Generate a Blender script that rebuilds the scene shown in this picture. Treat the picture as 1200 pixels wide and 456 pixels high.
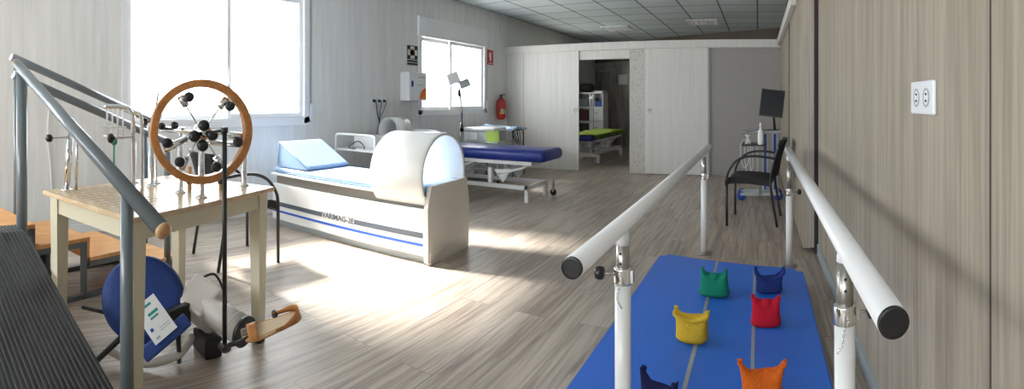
import bpy, bmesh, math, random
from math import sin, cos, pi, radians as R, atan2, hypot
from mathutils import Matrix, Vector, Euler
random.seed(7)
for o in list(bpy.data.objects): bpy.data.objects.remove(o)
SC = bpy.context.scene
C = SC.collection

# ---------------------------------------------------------------- camera (cylindrical panorama), sky, sun, exposure
cam = bpy.data.cameras.new('camera'); cam.type = 'PANO'
cam.panorama_type = 'CENTRAL_CYLINDRICAL'
FPX, CXP, CYP = 580.0, 889.0, 119.0
cam.central_cylindrical_radius = 1.0
umin, umax = (0 - CXP) / FPX, (1200 - CXP) / FPX
mid = (umin + umax) / 2
cam.central_cylindrical_range_u_min = umin - mid
cam.central_cylindrical_range_u_max = umax - mid
cam.central_cylindrical_range_v_min = (CYP - 456) / FPX
cam.central_cylindrical_range_v_max = CYP / FPX
co = bpy.data.objects.new('camera', cam); C.objects.link(co)
co.location = (0, 0, 1.2); co.rotation_euler = (pi / 2, 0, -mid)
SC.camera = co

W = bpy.data.worlds.new('sky'); SC.world = W; W.use_nodes = True
W.node_tree.nodes['Background'].inputs[0].default_value = (0.93, 0.965, 1.0, 1)
W.node_tree.nodes['Background'].inputs[1].default_value = 8.0
SUN_E, SUN_DY = R(39), 0.20
sun = bpy.data.lights.new('sun', 'SUN'); sun.energy = 27; sun.angle = R(11); sun.color = (1, 0.96, 0.9)
so = bpy.data.objects.new('sun', sun); C.objects.link(so)
sd = Vector((cos(SUN_E) * 0.976, cos(SUN_E) * SUN_DY, -sin(SUN_E))).normalized()
so.rotation_euler = sd.to_track_quat('-Z', 'Y').to_euler(); so.location = (-9, 0, 5)
def portal(name, loc, sx, sy, rot):
    l = bpy.data.lights.new(name, 'AREA'); l.shape = 'RECTANGLE'; l.size = sx; l.size_y = sy
    try: l.cycles.is_portal = True
    except Exception: return
    o = bpy.data.objects.new(name, l); C.objects.link(o); o.location = loc; o.rotation_euler = rot
portal('window_daylight', (-4.74, 2.38, 1.65), 1.4, 2.2, (0, -pi / 2, 0))
portal('window_daylight', (-4.74, 6.33, 1.6), 1.2, 1.8, (0, -pi / 2, 0))
portal('window_daylight', (-4.74, 9.6, 1.55), 1.1, 1.6, (0, -pi / 2, 0))  # portal of the added back-room window
portal('window_daylight', (-2.0, -3.24, 1.55), 3.2, 1.0, (pi / 2, 0, 0))  # portal of the opening added behind the camera
portal('window_daylight', (-4.74, -1.4, 1.65), 1.4, 1.8, (0, -pi / 2, 0))  # portal of the added side window behind the camera
SC.view_settings.view_transform = 'Standard'; SC.view_settings.look = 'None'
SC.view_settings.gamma = 1; SC.view_settings.use_curve_mapping = False
SC.view_settings.exposure = 0.6

# ---------------------------------------------------------------- materials
def base_mat(name):
    m = bpy.data.materials.new(name); m.use_nodes = True
    return m, m.node_tree, m.node_tree.nodes['Principled BSDF']
def mat(name, col, rough=.5, metal=0, spec=.5, noise=0, nscale=40, bump=0, coat=0):
    m, t, b = base_mat(name)
    b.inputs['Base Color'].default_value = (*col, 1); b.inputs['Roughness'].default_value = rough
    b.inputs['Metallic'].default_value = metal; b.inputs['Specular IOR Level'].default_value = spec
    b.inputs['Coat Weight'].default_value = coat
    if noise or bump:
        tc = t.nodes.new('ShaderNodeTexCoord'); n = t.nodes.new('ShaderNodeTexNoise')
        n.inputs['Scale'].default_value = nscale; n.inputs['Detail'].default_value = 4
        t.links.new(tc.outputs['Object'], n.inputs['Vector'])
        if noise:
            r = t.nodes.new('ShaderNodeMapRange'); r.inputs[3].default_value = 1 - noise; r.inputs[4].default_value = 1 + noise
            t.links.new(n.outputs['Fac'], r.inputs[0])
            v = t.nodes.new('ShaderNodeVectorMath'); v.operation = 'SCALE'; v.inputs[0].default_value = col
            t.links.new(r.outputs[0], v.inputs['Scale']); t.links.new(v.outputs[0], b.inputs['Base Color'])
        if bump:
            bp = t.nodes.new('ShaderNodeBump'); bp.inputs['Strength'].default_value = bump; bp.inputs['Distance'].default_value = .004
            t.links.new(n.outputs['Fac'], bp.inputs['Height']); t.links.new(bp.outputs[0], b.inputs['Normal'])
    return m
def wood(name, c1, c2, scale=(1, 1, 1), rough=.5, streak=1.0, spec=.4):
    """straight-grained wood: noise stretched along one axis, colours c1..c2"""
    m, t, b = base_mat(name); N = t.nodes; L = t.links
    tc = N.new('ShaderNodeTexCoord'); mp = N.new('ShaderNodeMapping'); mp.inputs['Scale'].default_value = scale
    L.new(tc.outputs['Object'], mp.inputs['Vector'])
    n1 = N.new('ShaderNodeTexNoise'); n1.inputs['Scale'].default_value = 1; n1.inputs['Detail'].default_value = 6; n1.inputs['Roughness'].default_value = .6
    n2 = N.new('ShaderNodeTexNoise'); n2.inputs['Scale'].default_value = 4; n2.inputs['Detail'].default_value = 4
    L.new(mp.outputs[0], n1.inputs['Vector']); L.new(mp.outputs[0], n2.inputs['Vector'])
    mx = N.new('ShaderNodeMath'); mx.operation = 'ADD'
    m2 = N.new('ShaderNodeMath'); m2.operation = 'MULTIPLY'; m2.inputs[1].default_value = .5 * streak
    L.new(n2.outputs['Fac'], m2.inputs[0]); L.new(n1.outputs['Fac'], mx.inputs[0]); L.new(m2.outputs[0], mx.inputs[1])
    cr = N.new('ShaderNodeValToRGB'); cr.color_ramp.elements[0].position = .45 + .1 * streak; cr.color_ramp.elements[1].position = .75 + .15 * streak
    cr.color_ramp.elements[0].color = (*c1, 1); cr.color_ramp.elements[1].color = (*c2, 1)
    L.new(mx.outputs[0], cr.inputs[0]); L.new(cr.outputs[0], b.inputs['Base Color'])
    b.inputs['Roughness'].default_value = rough; b.inputs['Specular IOR Level'].default_value = spec
    return m
def floor_mat():
    m, t, b = base_mat('laminate_planks'); N = t.nodes; L = t.links
    tc = N.new('ShaderNodeTexCoord'); mp = N.new('ShaderNodeMapping'); mp.inputs['Rotation'].default_value = (0, 0, pi / 2)
    L.new(tc.outputs['Object'], mp.inputs['Vector'])
    br = N.new('ShaderNodeTexBrick'); br.inputs['Scale'].default_value = 1; br.inputs['Brick Width'].default_value = 1.25
    br.inputs['Row Height'].default_value = .19; br.inputs['Mortar Size'].default_value = .0014; br.inputs['Mortar Smooth'].default_value = .2
    br.inputs['Color1'].default_value = (0, 0, 0, 1); br.inputs['Color2'].default_value = (1, 1, 1, 1); br.inputs['Mortar'].default_value = (.5, .5, .5, 1)
    br.offset = .37; br.inputs['Bias'].default_value = 0
    L.new(mp.outputs[0], br.inputs['Vector'])
    # per-plank shift of the grain
    sc = N.new('ShaderNodeVectorMath'); sc.operation = 'MULTIPLY_ADD'; sc.inputs[1].default_value = (17, 9, 5)
    L.new(br.outputs['Color'], sc.inputs[0]); L.new(mp.outputs[0], sc.inputs[2])
    m3 = N.new('ShaderNodeMapping'); m3.inputs['Scale'].default_value = (1.8, 34, 1); L.new(sc.outputs[0], m3.inputs['Vector'])
    n1 = N.new('ShaderNodeTexNoise'); n1.inputs['Scale'].default_value = 1; n1.inputs['Detail'].default_value = 7; n1.inputs['Roughness'].default_value = .62
    n1.inputs['Distortion'].default_value = .6
    L.new(m3.outputs[0], n1.inputs['Vector'])
    m4 = N.new('ShaderNodeMapping'); m4.inputs['Scale'].default_value = (.8, 6, 1); L.new(sc.outputs[0], m4.inputs['Vector'])
    n2 = N.new('ShaderNodeTexNoise'); n2.inputs['Scale'].default_value = 1; n2.inputs['Detail'].default_value = 3; L.new(m4.outputs[0], n2.inputs['Vector'])
    a = N.new('ShaderNodeMath'); a.operation = 'MULTIPLY_ADD'; a.inputs[1].default_value = .09; L.new(br.outputs['Color'], a.inputs[0]); L.new(n1.outputs['Fac'], a.inputs[2])
    a2 = N.new('ShaderNodeMath'); a2.operation = 'MULTIPLY_ADD'; a2.inputs[1].default_value = .45; L.new(n2.outputs['Fac'], a2.inputs[0]); L.new(a.outputs[0], a2.inputs[2])
    cr = N.new('ShaderNodeValToRGB'); e = cr.color_ramp.elements
    e[0].position = .60; e[0].color = (.255, .205, .168, 1); e[1].position = .93; e[1].color = (.52, .455, .385, 1)
    k = e.new(.76); k.color = (.385, .325, .27, 1)
    L.new(a2.outputs[0], cr.inputs[0])
    mi = N.new('ShaderNodeMix'); mi.data_type = 'RGBA'; mi.inputs['B'].default_value = (.13, .105, .09, 1)
    L.new(br.outputs['Fac'], mi.inputs['Factor']); L.new(cr.outputs[0], mi.inputs['A'])
    L.new(mi.outputs['Result'], b.inputs['Base Color'])
    b.inputs['Roughness'].default_value = .38; b.inputs['Specular IOR Level'].default_value = .5
    bp = N.new('ShaderNodeBump'); bp.inputs['Strength'].default_value = .15; bp.inputs['Distance'].default_value = .001
    L.new(n1.outputs['Fac'], bp.inputs['Height']); L.new(bp.outputs[0], b.inputs['Normal'])
    return m
def ceiling_mat():
    m, t, b = base_mat('ceiling_tiles'); N = t.nodes; L = t.links
    tc = N.new('ShaderNodeTexCoord'); mp = N.new('ShaderNodeMapping'); mp.inputs['Location'].default_value = (.02, .1, 0)
    L.new(tc.outputs['Object'], mp.inputs['Vector'])
    br = N.new('ShaderNodeTexBrick'); br.offset = 0; br.inputs['Scale'].default_value = 1; br.inputs['Brick Width'].default_value = .625
    br.inputs['Row Height'].default_value = .625; br.inputs['Mortar Size'].default_value = .014; br.inputs['Mortar Smooth'].default_value = 0
    br.inputs['Color1'].default_value = (.60, .67, .70, 1); br.inputs['Color2'].default_value = (.52, .58, .60, 1); br.inputs['Mortar'].default_value = (.12, .13, .13, 1)
    L.new(mp.outputs[0], br.inputs['Vector']); L.new(br.outputs['Color'], b.inputs['Base Color']); b.inputs['Roughness'].default_value = .7
    return m
def lattice_mat():
    m, t, b = base_mat('speckled_panel'); N = t.nodes; L = t.links
    tc = N.new('ShaderNodeTexCoord'); v = N.new('ShaderNodeTexVoronoi'); v.inputs['Scale'].default_value = 26
    L.new(tc.outputs['Object'], v.inputs['Vector'])
    cr = N.new('ShaderNodeValToRGB'); cr.color_ramp.elements[0].position = .18; cr.color_ramp.elements[0].color = (.33, .32, .27, 1)
    cr.color_ramp.elements[1].position = .34; cr.color_ramp.elements[1].color = (.55, .54, .50, 1)
    L.new(v.outputs['Distance'], cr.inputs[0]); L.new(cr.outputs[0], b.inputs['Base Color']); b.inputs['Roughness'].default_value = .6
    return m
def glass_mat():
    m = bpy.data.materials.new('window_glass'); m.use_nodes = True; t = m.node_tree; t.nodes.clear()
    o = t.nodes.new('ShaderNodeOutputMaterial'); a = t.nodes.new('ShaderNodeBsdfTransparent'); g = t.nodes.new('ShaderNodeBsdfGlossy')
    g.inputs['Roughness'].default_value = .02; x = t.nodes.new('ShaderNodeMixShader'); x.inputs[0].default_value = .05
    a.inputs[0].default_value = (.97, .98, .98, 1)
    t.links.new(a.outputs[0], x.inputs[1]); t.links.new(g.outputs[0], x.inputs[2]); t.links.new(x.outputs[0], o.inputs[0])
    return m
def knit_mat(name, col):
    m, t, b = base_mat(name); N = t.nodes; L = t.links
    tc = N.new('ShaderNodeTexCoord'); v = N.new('ShaderNodeTexVoronoi'); v.inputs['Scale'].default_value = 230
    L.new(tc.outputs['Object'], v.inputs['Vector'])
    r = N.new('ShaderNodeMapRange'); r.inputs[2].default_value = .6; r.inputs[3].default_value = 1.1; r.inputs[4].default_value = .72
    L.new(v.outputs['Distance'], r.inputs[0])
    s = N.new('ShaderNodeVectorMath'); s.operation = 'SCALE'; s.inputs[0].default_value = col; L.new(r.outputs[0], s.inputs['Scale'])
    L.new(s.outputs[0], b.inputs['Base Color']); b.inputs['Roughness'].default_value = .9; b.inputs['Specular IOR Level'].default_value = .15
    bp = N.new('ShaderNodeBump'); bp.invert = True; bp.inputs['Strength'].default_value = .7; bp.inputs['Distance'].default_value = .003
    L.new(v.outputs['Distance'], bp.inputs['Height']); L.new(bp.outputs[0], b.inputs['Normal'])
    return m

M = dict(
 floor=floor_mat(), ceiling=ceiling_mat(), lattice=lattice_mat(), glass=glass_mat(),
 wall=wood('pale_grey_wood_panel', (.70, .705, .695), (.79, .795, .785), (9, 9, .6), .55, .8),
 part=wood('pale_sliding_panel', (.66, .65, .625), (.73, .72, .70), (18, 18, .5), .55, .8),
 oak=wood('light_oak_panel', (.27, .232, .178), (.41, .36, .288), (16, 16, .55), .5, 1.0),
 oak_pale=wood('pale_oak_edge', (.38, .33, .28), (.52, .47, .41), (30, 30, .8), .5),
 rustic=wood('dark_rustic_wood', (.22, .20, .175), (.46, .43, .39), (7, 7, .9), .7, 1.3),
 birch=wood('birch_ply', (.60, .44, .27), (.74, .58, .39), (5, 30, 30), .22, .5),
 tread=wood('orange_beech', (.66, .31, .10), (.80, .43, .17), (20, 4, 4), .45, .6),
 rim=wood('varnished_beech_rim', (.42, .16, .045), (.60, .27, .09), (12, 12, 12), .3, .7),
 cork=wood('tan_wood', (.48, .26, .11), (.68, .43, .22), (20, 20, 8), .4, .8),
 plaster=mat('outer_render', (.6, .58, .55), .9), concrete=mat('outer_paving', (.55, .53, .5), .9, noise=.1, nscale=2),
 pvc=mat('white_pvc', (.80, .82, .84), .35), white=mat('white_lacquer', (.82, .82, .80), .3), cream=mat('cream_table_leg', (.68, .63, .47), .45),
 offw=mat('warm_white_panel', (.66, .63, .58), .4), whitemetal=mat('white_metal', (.80, .81, .82), .3, coat=.2),
 bar=mat('white_coated_tube', (.78, .79, .80), .32, coat=.3), chrome=mat('chrome', (.80, .80, .80), .14, 1), steel=mat('brushed_steel', (.40, .385, .36), .32, 1),
 blackp=mat('black_plastic', (.013, .013, .014), .38), blackm=mat('black_metal', (.015, .015, .016), .35), rubber=mat('black_ribbed_rubber', (.022, .023, .025), .55),
 rail=mat('grey_painted_rail', (.15, .18, .20), .3, coat=.3), frame=mat('grey_painted_frame', (.13, .15, .17), .4),
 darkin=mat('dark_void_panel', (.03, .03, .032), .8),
 mblue=mat('royal_blue_vinyl', (.028, .155, .68), .42, noise=.08, nscale=5, bump=.25), tape=mat('worn_grey_tape', (.32, .36, .38), .4, noise=.2, nscale=60),
 navyv=mat('navy_blue_vinyl', (.012, .03, .24), .35, noise=.1, nscale=9, bump=.2), blues=mat('light_blue_vinyl', (.30, .43, .66), .35, bump=.15, nscale=14),
 seatb=mat('blue_upholstery', (.015, .05, .23), .6, noise=.1, nscale=60), fabric=mat('black_fabric', (.018, .018, .02), .8, noise=.2, nscale=120),
 lime=mat('lime_green_towel', (.36, .50, .07), .9, noise=.15, nscale=60, bump=.6), limep=mat('lime_green_card', (.45, .66, .12), .6),
 red=mat('red_enamel', (.50, .015, .012), .25, coat=.4), redp=mat('red_sign', (.55, .03, .03), .5), orange=mat('orange_label', (.85, .20, .03), .5),
 paper=mat('paper', (.78, .80, .80), .7), ink=mat('black_ink', (.015, .02, .015), .6), teal=mat('teal_ink', (.03, .30, .26), .6), bluei=mat('blue_ink', (.02, .06, .35), .6),
 strD=mat('slate_stripe', (.10, .12, .15), .45), strB=mat('blue_stripe', (.03, .11, .50), .45), seam=mat('panel_shadow_gap', (.05, .045, .04), .8),
 skirt=mat('grey_skirting', (.36, .42, .45), .35), sheetb=mat('pale_blue_cloth', (.36, .50, .68), .7, noise=.1, nscale=30),
 devg=mat('grey_device_panel', (.42, .46, .47), .4), mark=mat('burnt_mark', (.22, .14, .08), .5), greenk=mat('green_plastic', (.02, .25, .16), .4),
 brownband=mat('brown_recess_panel', (.26, .235, .21), .55), screen=mat('dark_screen', (.012, .013, .015), .35, spec=.25), darkred=mat('dark_red_box', (.10, .025, .02), .6),
 lens=mat('ceiling_lamp_louvre', (.9, .9, .9), .3, .2), yellow=mat('yellow_label', (.45, .33, .12), .5),
)
for k, c in dict(kgreen=(.015, .27, .17), kblue=(.03, .06, .27), kred=(.62, .016, .04), kyellow=(.78, .52, .05), korange=(.85, .17, .02), knavy=(.02, .025, .10)).items():
    M[k] = knit_mat('cotton_' + k[1:], c)

# ---------------------------------------------------------------- mesh helpers
class S:
    """collects shapes; built as ONE mesh object"""
    def __init__(s): s.v = []; s.f = []; s.sm = []
    def add(s, vs, fs, smooth):
        n = len(s.v); s.v += [Vector(q) for q in vs]; s.f += [tuple(i + n for i in f) for f in fs]
        s.sm += ([smooth] * len(fs) if isinstance(smooth, bool) else list(smooth)); return s
    def box(s, c, d, rot=None, bev=0):
        bm = bmesh.new(); bmesh.ops.create_cube(bm, size=1); bmesh.ops.scale(bm, vec=d, verts=bm.verts)
        if bev: bmesh.ops.bevel(bm, geom=bm.edges[:], offset=min(bev, min(d) * .49), segments=2 if bev < .02 else 4, affect='EDGES', profile=.5)
        if rot is not None: bmesh.ops.transform(bm, matrix=rot.to_4x4(), verts=bm.verts)
        bm.verts.index_update()
        s.add([q.co + Vector(c) for q in bm.verts], [[q.index for q in f.verts] for f in bm.faces], bool(bev >= .02)); bm.free(); return s
    def b2(s, x0, x1, y0, y1, z0, z1, bev=0):
        return s.box(((x0 + x1) / 2, (y0 + y1) / 2, (z0 + z1) / 2), (abs(x1 - x0), abs(y1 - y0), abs(z1 - z0)), None, bev)
    def tube(s, pts, r, seg=14, closed=False, caps=True, flat=None):
        pts = [Vector(p) for p in pts]; n = len(pts); rs = r if isinstance(r, (list, tuple)) else [r] * n
        vs = []; up = None
        for i, p in enumerate(pts):
            if closed: t = (pts[(i + 1) % n] - pts[i - 1]).normalized()
            else: t = ((pts[min(i + 1, n - 1)] - p).normalized() + (p - pts[max(i - 1, 0)]).normalized()).normalized()
            if up is None:
                up = Vector((0, 0, 1)) if abs(t.z) < .9 else Vector((1, 0, 0))
            a = (up - t * up.dot(t)).normalized(); b = t.cross(a); up = a
            for k in range(seg):
                g = 2 * pi * k / seg; vs.append(p + (a * cos(g) * (flat or 1) + b * sin(g)) * rs[i])
        fs = []; sm = []
        for i in range(n if closed else n - 1):
            for k in range(seg):
                j = (i + 1) % n; k2 = (k + 1) % seg
                fs.append((i * seg + k, i * seg + k2, j * seg + k2, j * seg + k)); sm.append(True)
        if caps and not closed:
            fs.append(tuple(reversed(range(seg)))); fs.append(tuple((n - 1) * seg + k for k in range(seg))); sm += [False, False]
        return s.add(vs, fs, sm)
    def cyl(s, p0, p1, r, r1=None, seg=20): return s.tube([p0, p1], [r, r if r1 is None else r1], seg)
    def lathe(s, prof, c=(0, 0, 0), rot=None, seg=28, smooth=True):
        vs = []; fs = []
        for r, z in prof:
            for k in range(seg):
                g = 2 * pi * k / seg; q = Vector((r * cos(g), r * sin(g), z))
                if rot is not None: q = rot @ q
                vs.append(q + Vector(c))
        for i in range(len(prof) - 1):
            for k in range(seg):
                k2 = (k + 1) % seg; fs.append((i * seg + k, i * seg + k2, (i + 1) * seg + k2, (i + 1) * seg + k))
        sm = [smooth] * len(fs)
        if prof[0][0] > 1e-4: fs.append(tuple(reversed(range(seg)))); sm.append(False)
        if prof[-1][0] > 1e-4: fs.append(tuple((len(prof) - 1) * seg + k for k in range(seg))); sm.append(False)
        return s.add(vs, fs, sm)
    def ball(s, c, r, rot=None, seg=16, e=1.0):
        rx, ry, rz = r if isinstance(r, (tuple, list)) else (r, r, r); vs = []; fs = []; n = seg // 2
        sp = lambda v: math.copysign(abs(v) ** e, v)
        for i in range(n + 1):
            a = -pi / 2 + pi * i / n
            for k in range(seg):
                g = 2 * pi * k / seg; q = Vector((rx * sp(cos(a)) * sp(cos(g)), ry * sp(cos(a)) * sp(sin(g)), rz * sp(sin(a))))
                if rot is not None: q = rot @ q
                vs.append(q + Vector(c))
        for i in range(n):
            for k in range(seg):
                k2 = (k + 1) % seg; fs.append((i * seg + k, i * seg + k2, (i + 1) * seg + k2, (i + 1) * seg + k))
        return s.add(vs, fs, True)
    def prism(s, poly, h, mtx, smooth=False):
        """polygon in local xy, extruded 0..h in local z, placed by mtx"""
        n = len(poly); vs = [mtx @ Vector((x, y, 0)) for x, y in poly] + [mtx @ Vector((x, y, h)) for x, y in poly]
        fs = [tuple(reversed(range(n))), tuple(range(n, 2 * n))] + [(i, (i + 1) % n, n + (i + 1) % n, n + i) for i in range(n)]
        return s.add(vs, fs, [False, False] + [smooth] * n)
    def grid(s, fn, nu, nv, cu=False, smooth=True):
        vs = [fn(i / (nu if cu else nu - 1), j / (nv - 1)) for j in range(nv) for i in range(nu)]; fs = []
        for j in range(nv - 1):
            for i in range(nu if cu else nu - 1):
                i2 = (i + 1) % nu; fs.append((j * nu + i, j * nu + i2, (j + 1) * nu + i2, (j + 1) * nu + i))
        return s.add(vs, fs, smooth)
    def go(s, name, m, parent=None, label=None):
        if name in SPLIT and parent is not None:
            isl = s.islands()
            if len(isl) > 1: return [q_.go1(name, m, parent, label) for q_ in isl][0]
        return s.go1(name, m, parent, label)
    def islands(s):
        pa = list(range(len(s.v)))
        def fd(i):
            while pa[i] != i: pa[i] = pa[pa[i]]; i = pa[i]
            return i
        for f in s.f:
            for i in f[1:]: pa[fd(i)] = fd(f[0])
        out = {}
        for f, m_ in zip(s.f, s.sm): out.setdefault(fd(f[0]), []).append((f, m_))
        res = []
        for fl in out.values():
            ids = sorted({i for f, _ in fl for i in f}); mp = {i: k for k, i in enumerate(ids)}; n_ = S()
            n_.add([s.v[i] for i in ids], [tuple(mp[i] for i in f) for f, _ in fl], [m_ for _, m_ in fl]); res.append(n_)
        return res
    def go1(s, name, m, parent=None, label=None):
        me = bpy.data.meshes.new(name); me.from_pydata([tuple(q) for q in s.v], [], s.f)
        me.polygons.foreach_set('use_smooth', s.sm); me.materials.append(M[m] if isinstance(m, str) else m)
        bm = bmesh.new(); bm.from_mesh(me); bmesh.ops.remove_doubles(bm, verts=bm.verts, dist=1e-6); bmesh.ops.recalc_face_normals(bm, faces=bm.faces); bm.to_mesh(me); bm.free()
        o = bpy.data.objects.new(name, me); C.objects.link(o)
        if parent is not None:
            me.transform(XF[parent.name].inverted()); o.parent = parent; XF[o.name] = XF[parent.name]
        else:
            XF[o.name] = Matrix()
        if label: o['label'] = label
        return o
XF = {}
SPLIT = {'stripe', 'printed_line', 'joint', 'upright', 'seat_rail', 'text_bar', 'hub_knob', 'clamp_knob', 'fixing_knob', 'knob', 'contact_hole', 'pin_hole', 'support_bar'}
def thing(name, label, cat, loc=(0, 0, 0), rz=0, group=None):
    o = bpy.data.objects.new(name, None); C.objects.link(o); o.empty_display_size = .1
    o.location = loc; o.rotation_euler = (0, 0, rz); o['label'] = label; o['category'] = cat
    if group: o['group'] = group
    XF[o.name] = Matrix.Translation(loc) @ Matrix.Rotation(rz, 4, 'Z'); return o
def tag(o, label, cat, group=None, kind=None):
    """single-mesh thing: move the origin to its base"""
    if o.type == 'MESH' and o.parent is None:
        v = [q.co for q in o.data.vertices]
        c = Vector(((min(q.x for q in v) + max(q.x for q in v)) / 2, (min(q.y for q in v) + max(q.y for q in v)) / 2, min(q.z for q in v)))
        o.data.transform(Matrix.Translation(-c)); o.location = c; XF[o.name] = Matrix.Translation(c)
    o['label'] = label; o['category'] = cat
    if group: o['group'] = group
    return o
def struct(o): o['kind'] = 'structure'; return o
def sempty(name, loc):
    o = bpy.data.objects.new(name, None); C.objects.link(o); o.location = loc; o['kind'] = 'structure'; XF[o.name] = Matrix.Translation(loc); return o
def local(t):
    """matrix of a thing for building its parts in local coordinates"""
    return XF[t.name]
def xf(s, m): s.v = [m @ q for q in s.v]; return s
def dup(root, loc, rz, label, group=None):
    r = root.copy(); C.objects.link(r); r.location = loc; r.rotation_euler = (0, 0, rz); r['label'] = label
    if group: r['group'] = group
    for ch in list(root.children):
        c = ch.copy(); C.objects.link(c); c.parent = r
        for g in ch.children:
            d = g.copy(); C.objects.link(d); d.parent = c
    return r
def frame_from(zdir, xdir=Vector((0, 0, 1))):
    z = Vector(zdir).normalized(); x = Vector(xdir); x = (x - z * x.dot(z)).normalized(); y = z.cross(x)
    return Matrix((x, y, z)).transposed()
def M4(loc, rot=None): return Matrix.Translation(loc) @ (rot.to_4x4() if rot is not None else Matrix())
def arc(c, a, b, r, g0, g1, n=12):
    c = Vector(c); a = Vector(a).normalized(); b = Vector(b).normalized()
    return [c + a * cos(g0 + (g1 - g0) * i / n) * r + b * sin(g0 + (g1 - g0) * i / n) * r for i in range(n + 1)]
def smoothpath(p, n=8):
    p = [Vector(q) for q in p]; out = []
    for i in range(len(p) - 1):
        a = p[max(i - 1, 0)]; b = p[i]; c = p[i + 1]; d = p[min(i + 2, len(p) - 1)]
        for k in range(n):
            t = k / n; out.append(.5 * ((2 * b) + (c - a) * t + (2 * a - 5 * b + 4 * c - d) * t * t + (3 * b - a - 3 * c + d) * t ** 3))
    return out + [p[-1]]
def text_mesh(txt, size, depth, mtx, name, m, parent):
    cu = bpy.data.curves.new(name, 'FONT'); cu.body = txt; cu.size = size; cu.extrude = depth; cu.offset = .0014; cu.align_x = 'CENTER'; cu.align_y = 'CENTER'; cu.resolution_u = 3
    to = bpy.data.objects.new(name + '_src', cu); C.objects.link(to)
    me = bpy.data.meshes.new_from_object(to.evaluated_get(bpy.context.evaluated_depsgraph_get())); bpy.data.objects.remove(to)
    s = S(); s.add([mtx @ q.co for q in me.vertices], [tuple(p.vertices) for p in me.polygons], False)
    return s.go(name, m, parent)

# ---------------------------------------------------------------- room shell
XL, XR, H = -4.46, .47, 2.77
struct(S().b2(XL - .3, .8, -3.3, 13.4, -.12, 0).go('floor', 'floor'))
struct(S().b2(XL - .02, .8, -3.05, 13.4, H, H + .12).go('ceiling', 'ceiling'))
def wall_holes(name, m, x0, x1, y0, y1, z0, z1, holes):
    s = S(); ys = y0
    for a, b, c, d in sorted(holes):
        s.b2(x0, x1, ys, a, z0, z1); s.b2(x0, x1, a, b, z0, c); s.b2(x0, x1, a, b, d, z1); ys = b
    s.b2(x0, x1, ys, y1, z0, z1); return struct(s.go(name, m))
W1, W2, FILL3, FILL4 = (1.30, 3.465, .96, 2.42), (5.43, 7.24, 1.01, 2.40), (-2.3, -.5, 1.0, 2.4), (8.8, 10.4, 1.0, 2.1)  # last two are unseen openings added to let in fill light
wall_holes('wall_left', 'wall', XL - .25, XL, -3.3, 13.3, 0, H + .1, [W1, W2, FILL3, FILL4])
struct(S().b2(XR, XR + .12, -3.3, 3.87, 0, H + .1).b2(XR, XR + .12, 3.87, 13.3, 0, H + .1).go('wall_right', 'oak'))
s = S()
for a, b, c, d in [(-4.5, -3.6, 0, H), (-.4, .5, 0, H)]: s.b2(a, b, -3.25, -3.05, c, d)
s.b2(-3.6, -.4, -3.25, -3.05, 0, 1.1); s.b2(-3.6, -.4, -3.25, -3.05, 2.1, H)  # opening added behind the camera to brighten surfaces facing it
struct(s.go('wall_back', 'wall'))
A, B = Vector((-4.6, 13.08, 0)), Vector((.7, 10.40, 0)); d = (B - A)
s = S().prism([(0, 0), (d.length, 0), (d.length, .12), (0, .12)], H, M4(A, Matrix.Rotation(atan2(d.y, d.x), 3, 'Z')))
struct(s.go('wall_far', 'rustic'))
s = S().prism([(0.1, -.02), (d.length - .1, -.02), (d.length - .1, -.001), (.1, -.001)], .5, M4(A + Vector((0, 0, 2.26)), Matrix.Rotation(atan2(d.y, d.x), 3, 'Z')))
struct(s.go('trim_8', mat('dark_brown_board', (.12, .095, .075), .6)))
# outside
struct(S().b2(-40, XL - .3, -30, 45, -.3, -.12).go('ground', 'concrete'))
blockers = sempty('sun_blockers', (XL - .25, 6.33, 2.46))
S().b2(XL - 1.75, XL - .25, 5.1, 7.6, 2.46, 2.52).go('sun_blocker', 'plaster', blockers)  # slab added outside to keep most sun off the second window
S().b2(XL - 1.9, XL - .25, 8.0, 10.8, 2.2, 2.26).go('sun_blocker', 'plaster', blockers)  # unseen slab added to keep the sun out of the back room
# skirting
struct(S().b2(XL, XL + .015, -3, 1.0, 0, .07).b2(XL, XL + .015, 1.0, 8, 0, .07).go('baseboard_left', 'pvc'))
struct(S().b2(XR - .014, XR, -3, 3.84, 0, .085).go('baseboard_right', 'skirt'))
# panel joints on the right wall and a seam strip
struct(S().b2(XR - .001, XR + .01, .925, .932, .085, H).go('trim_2', 'seam'))

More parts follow.
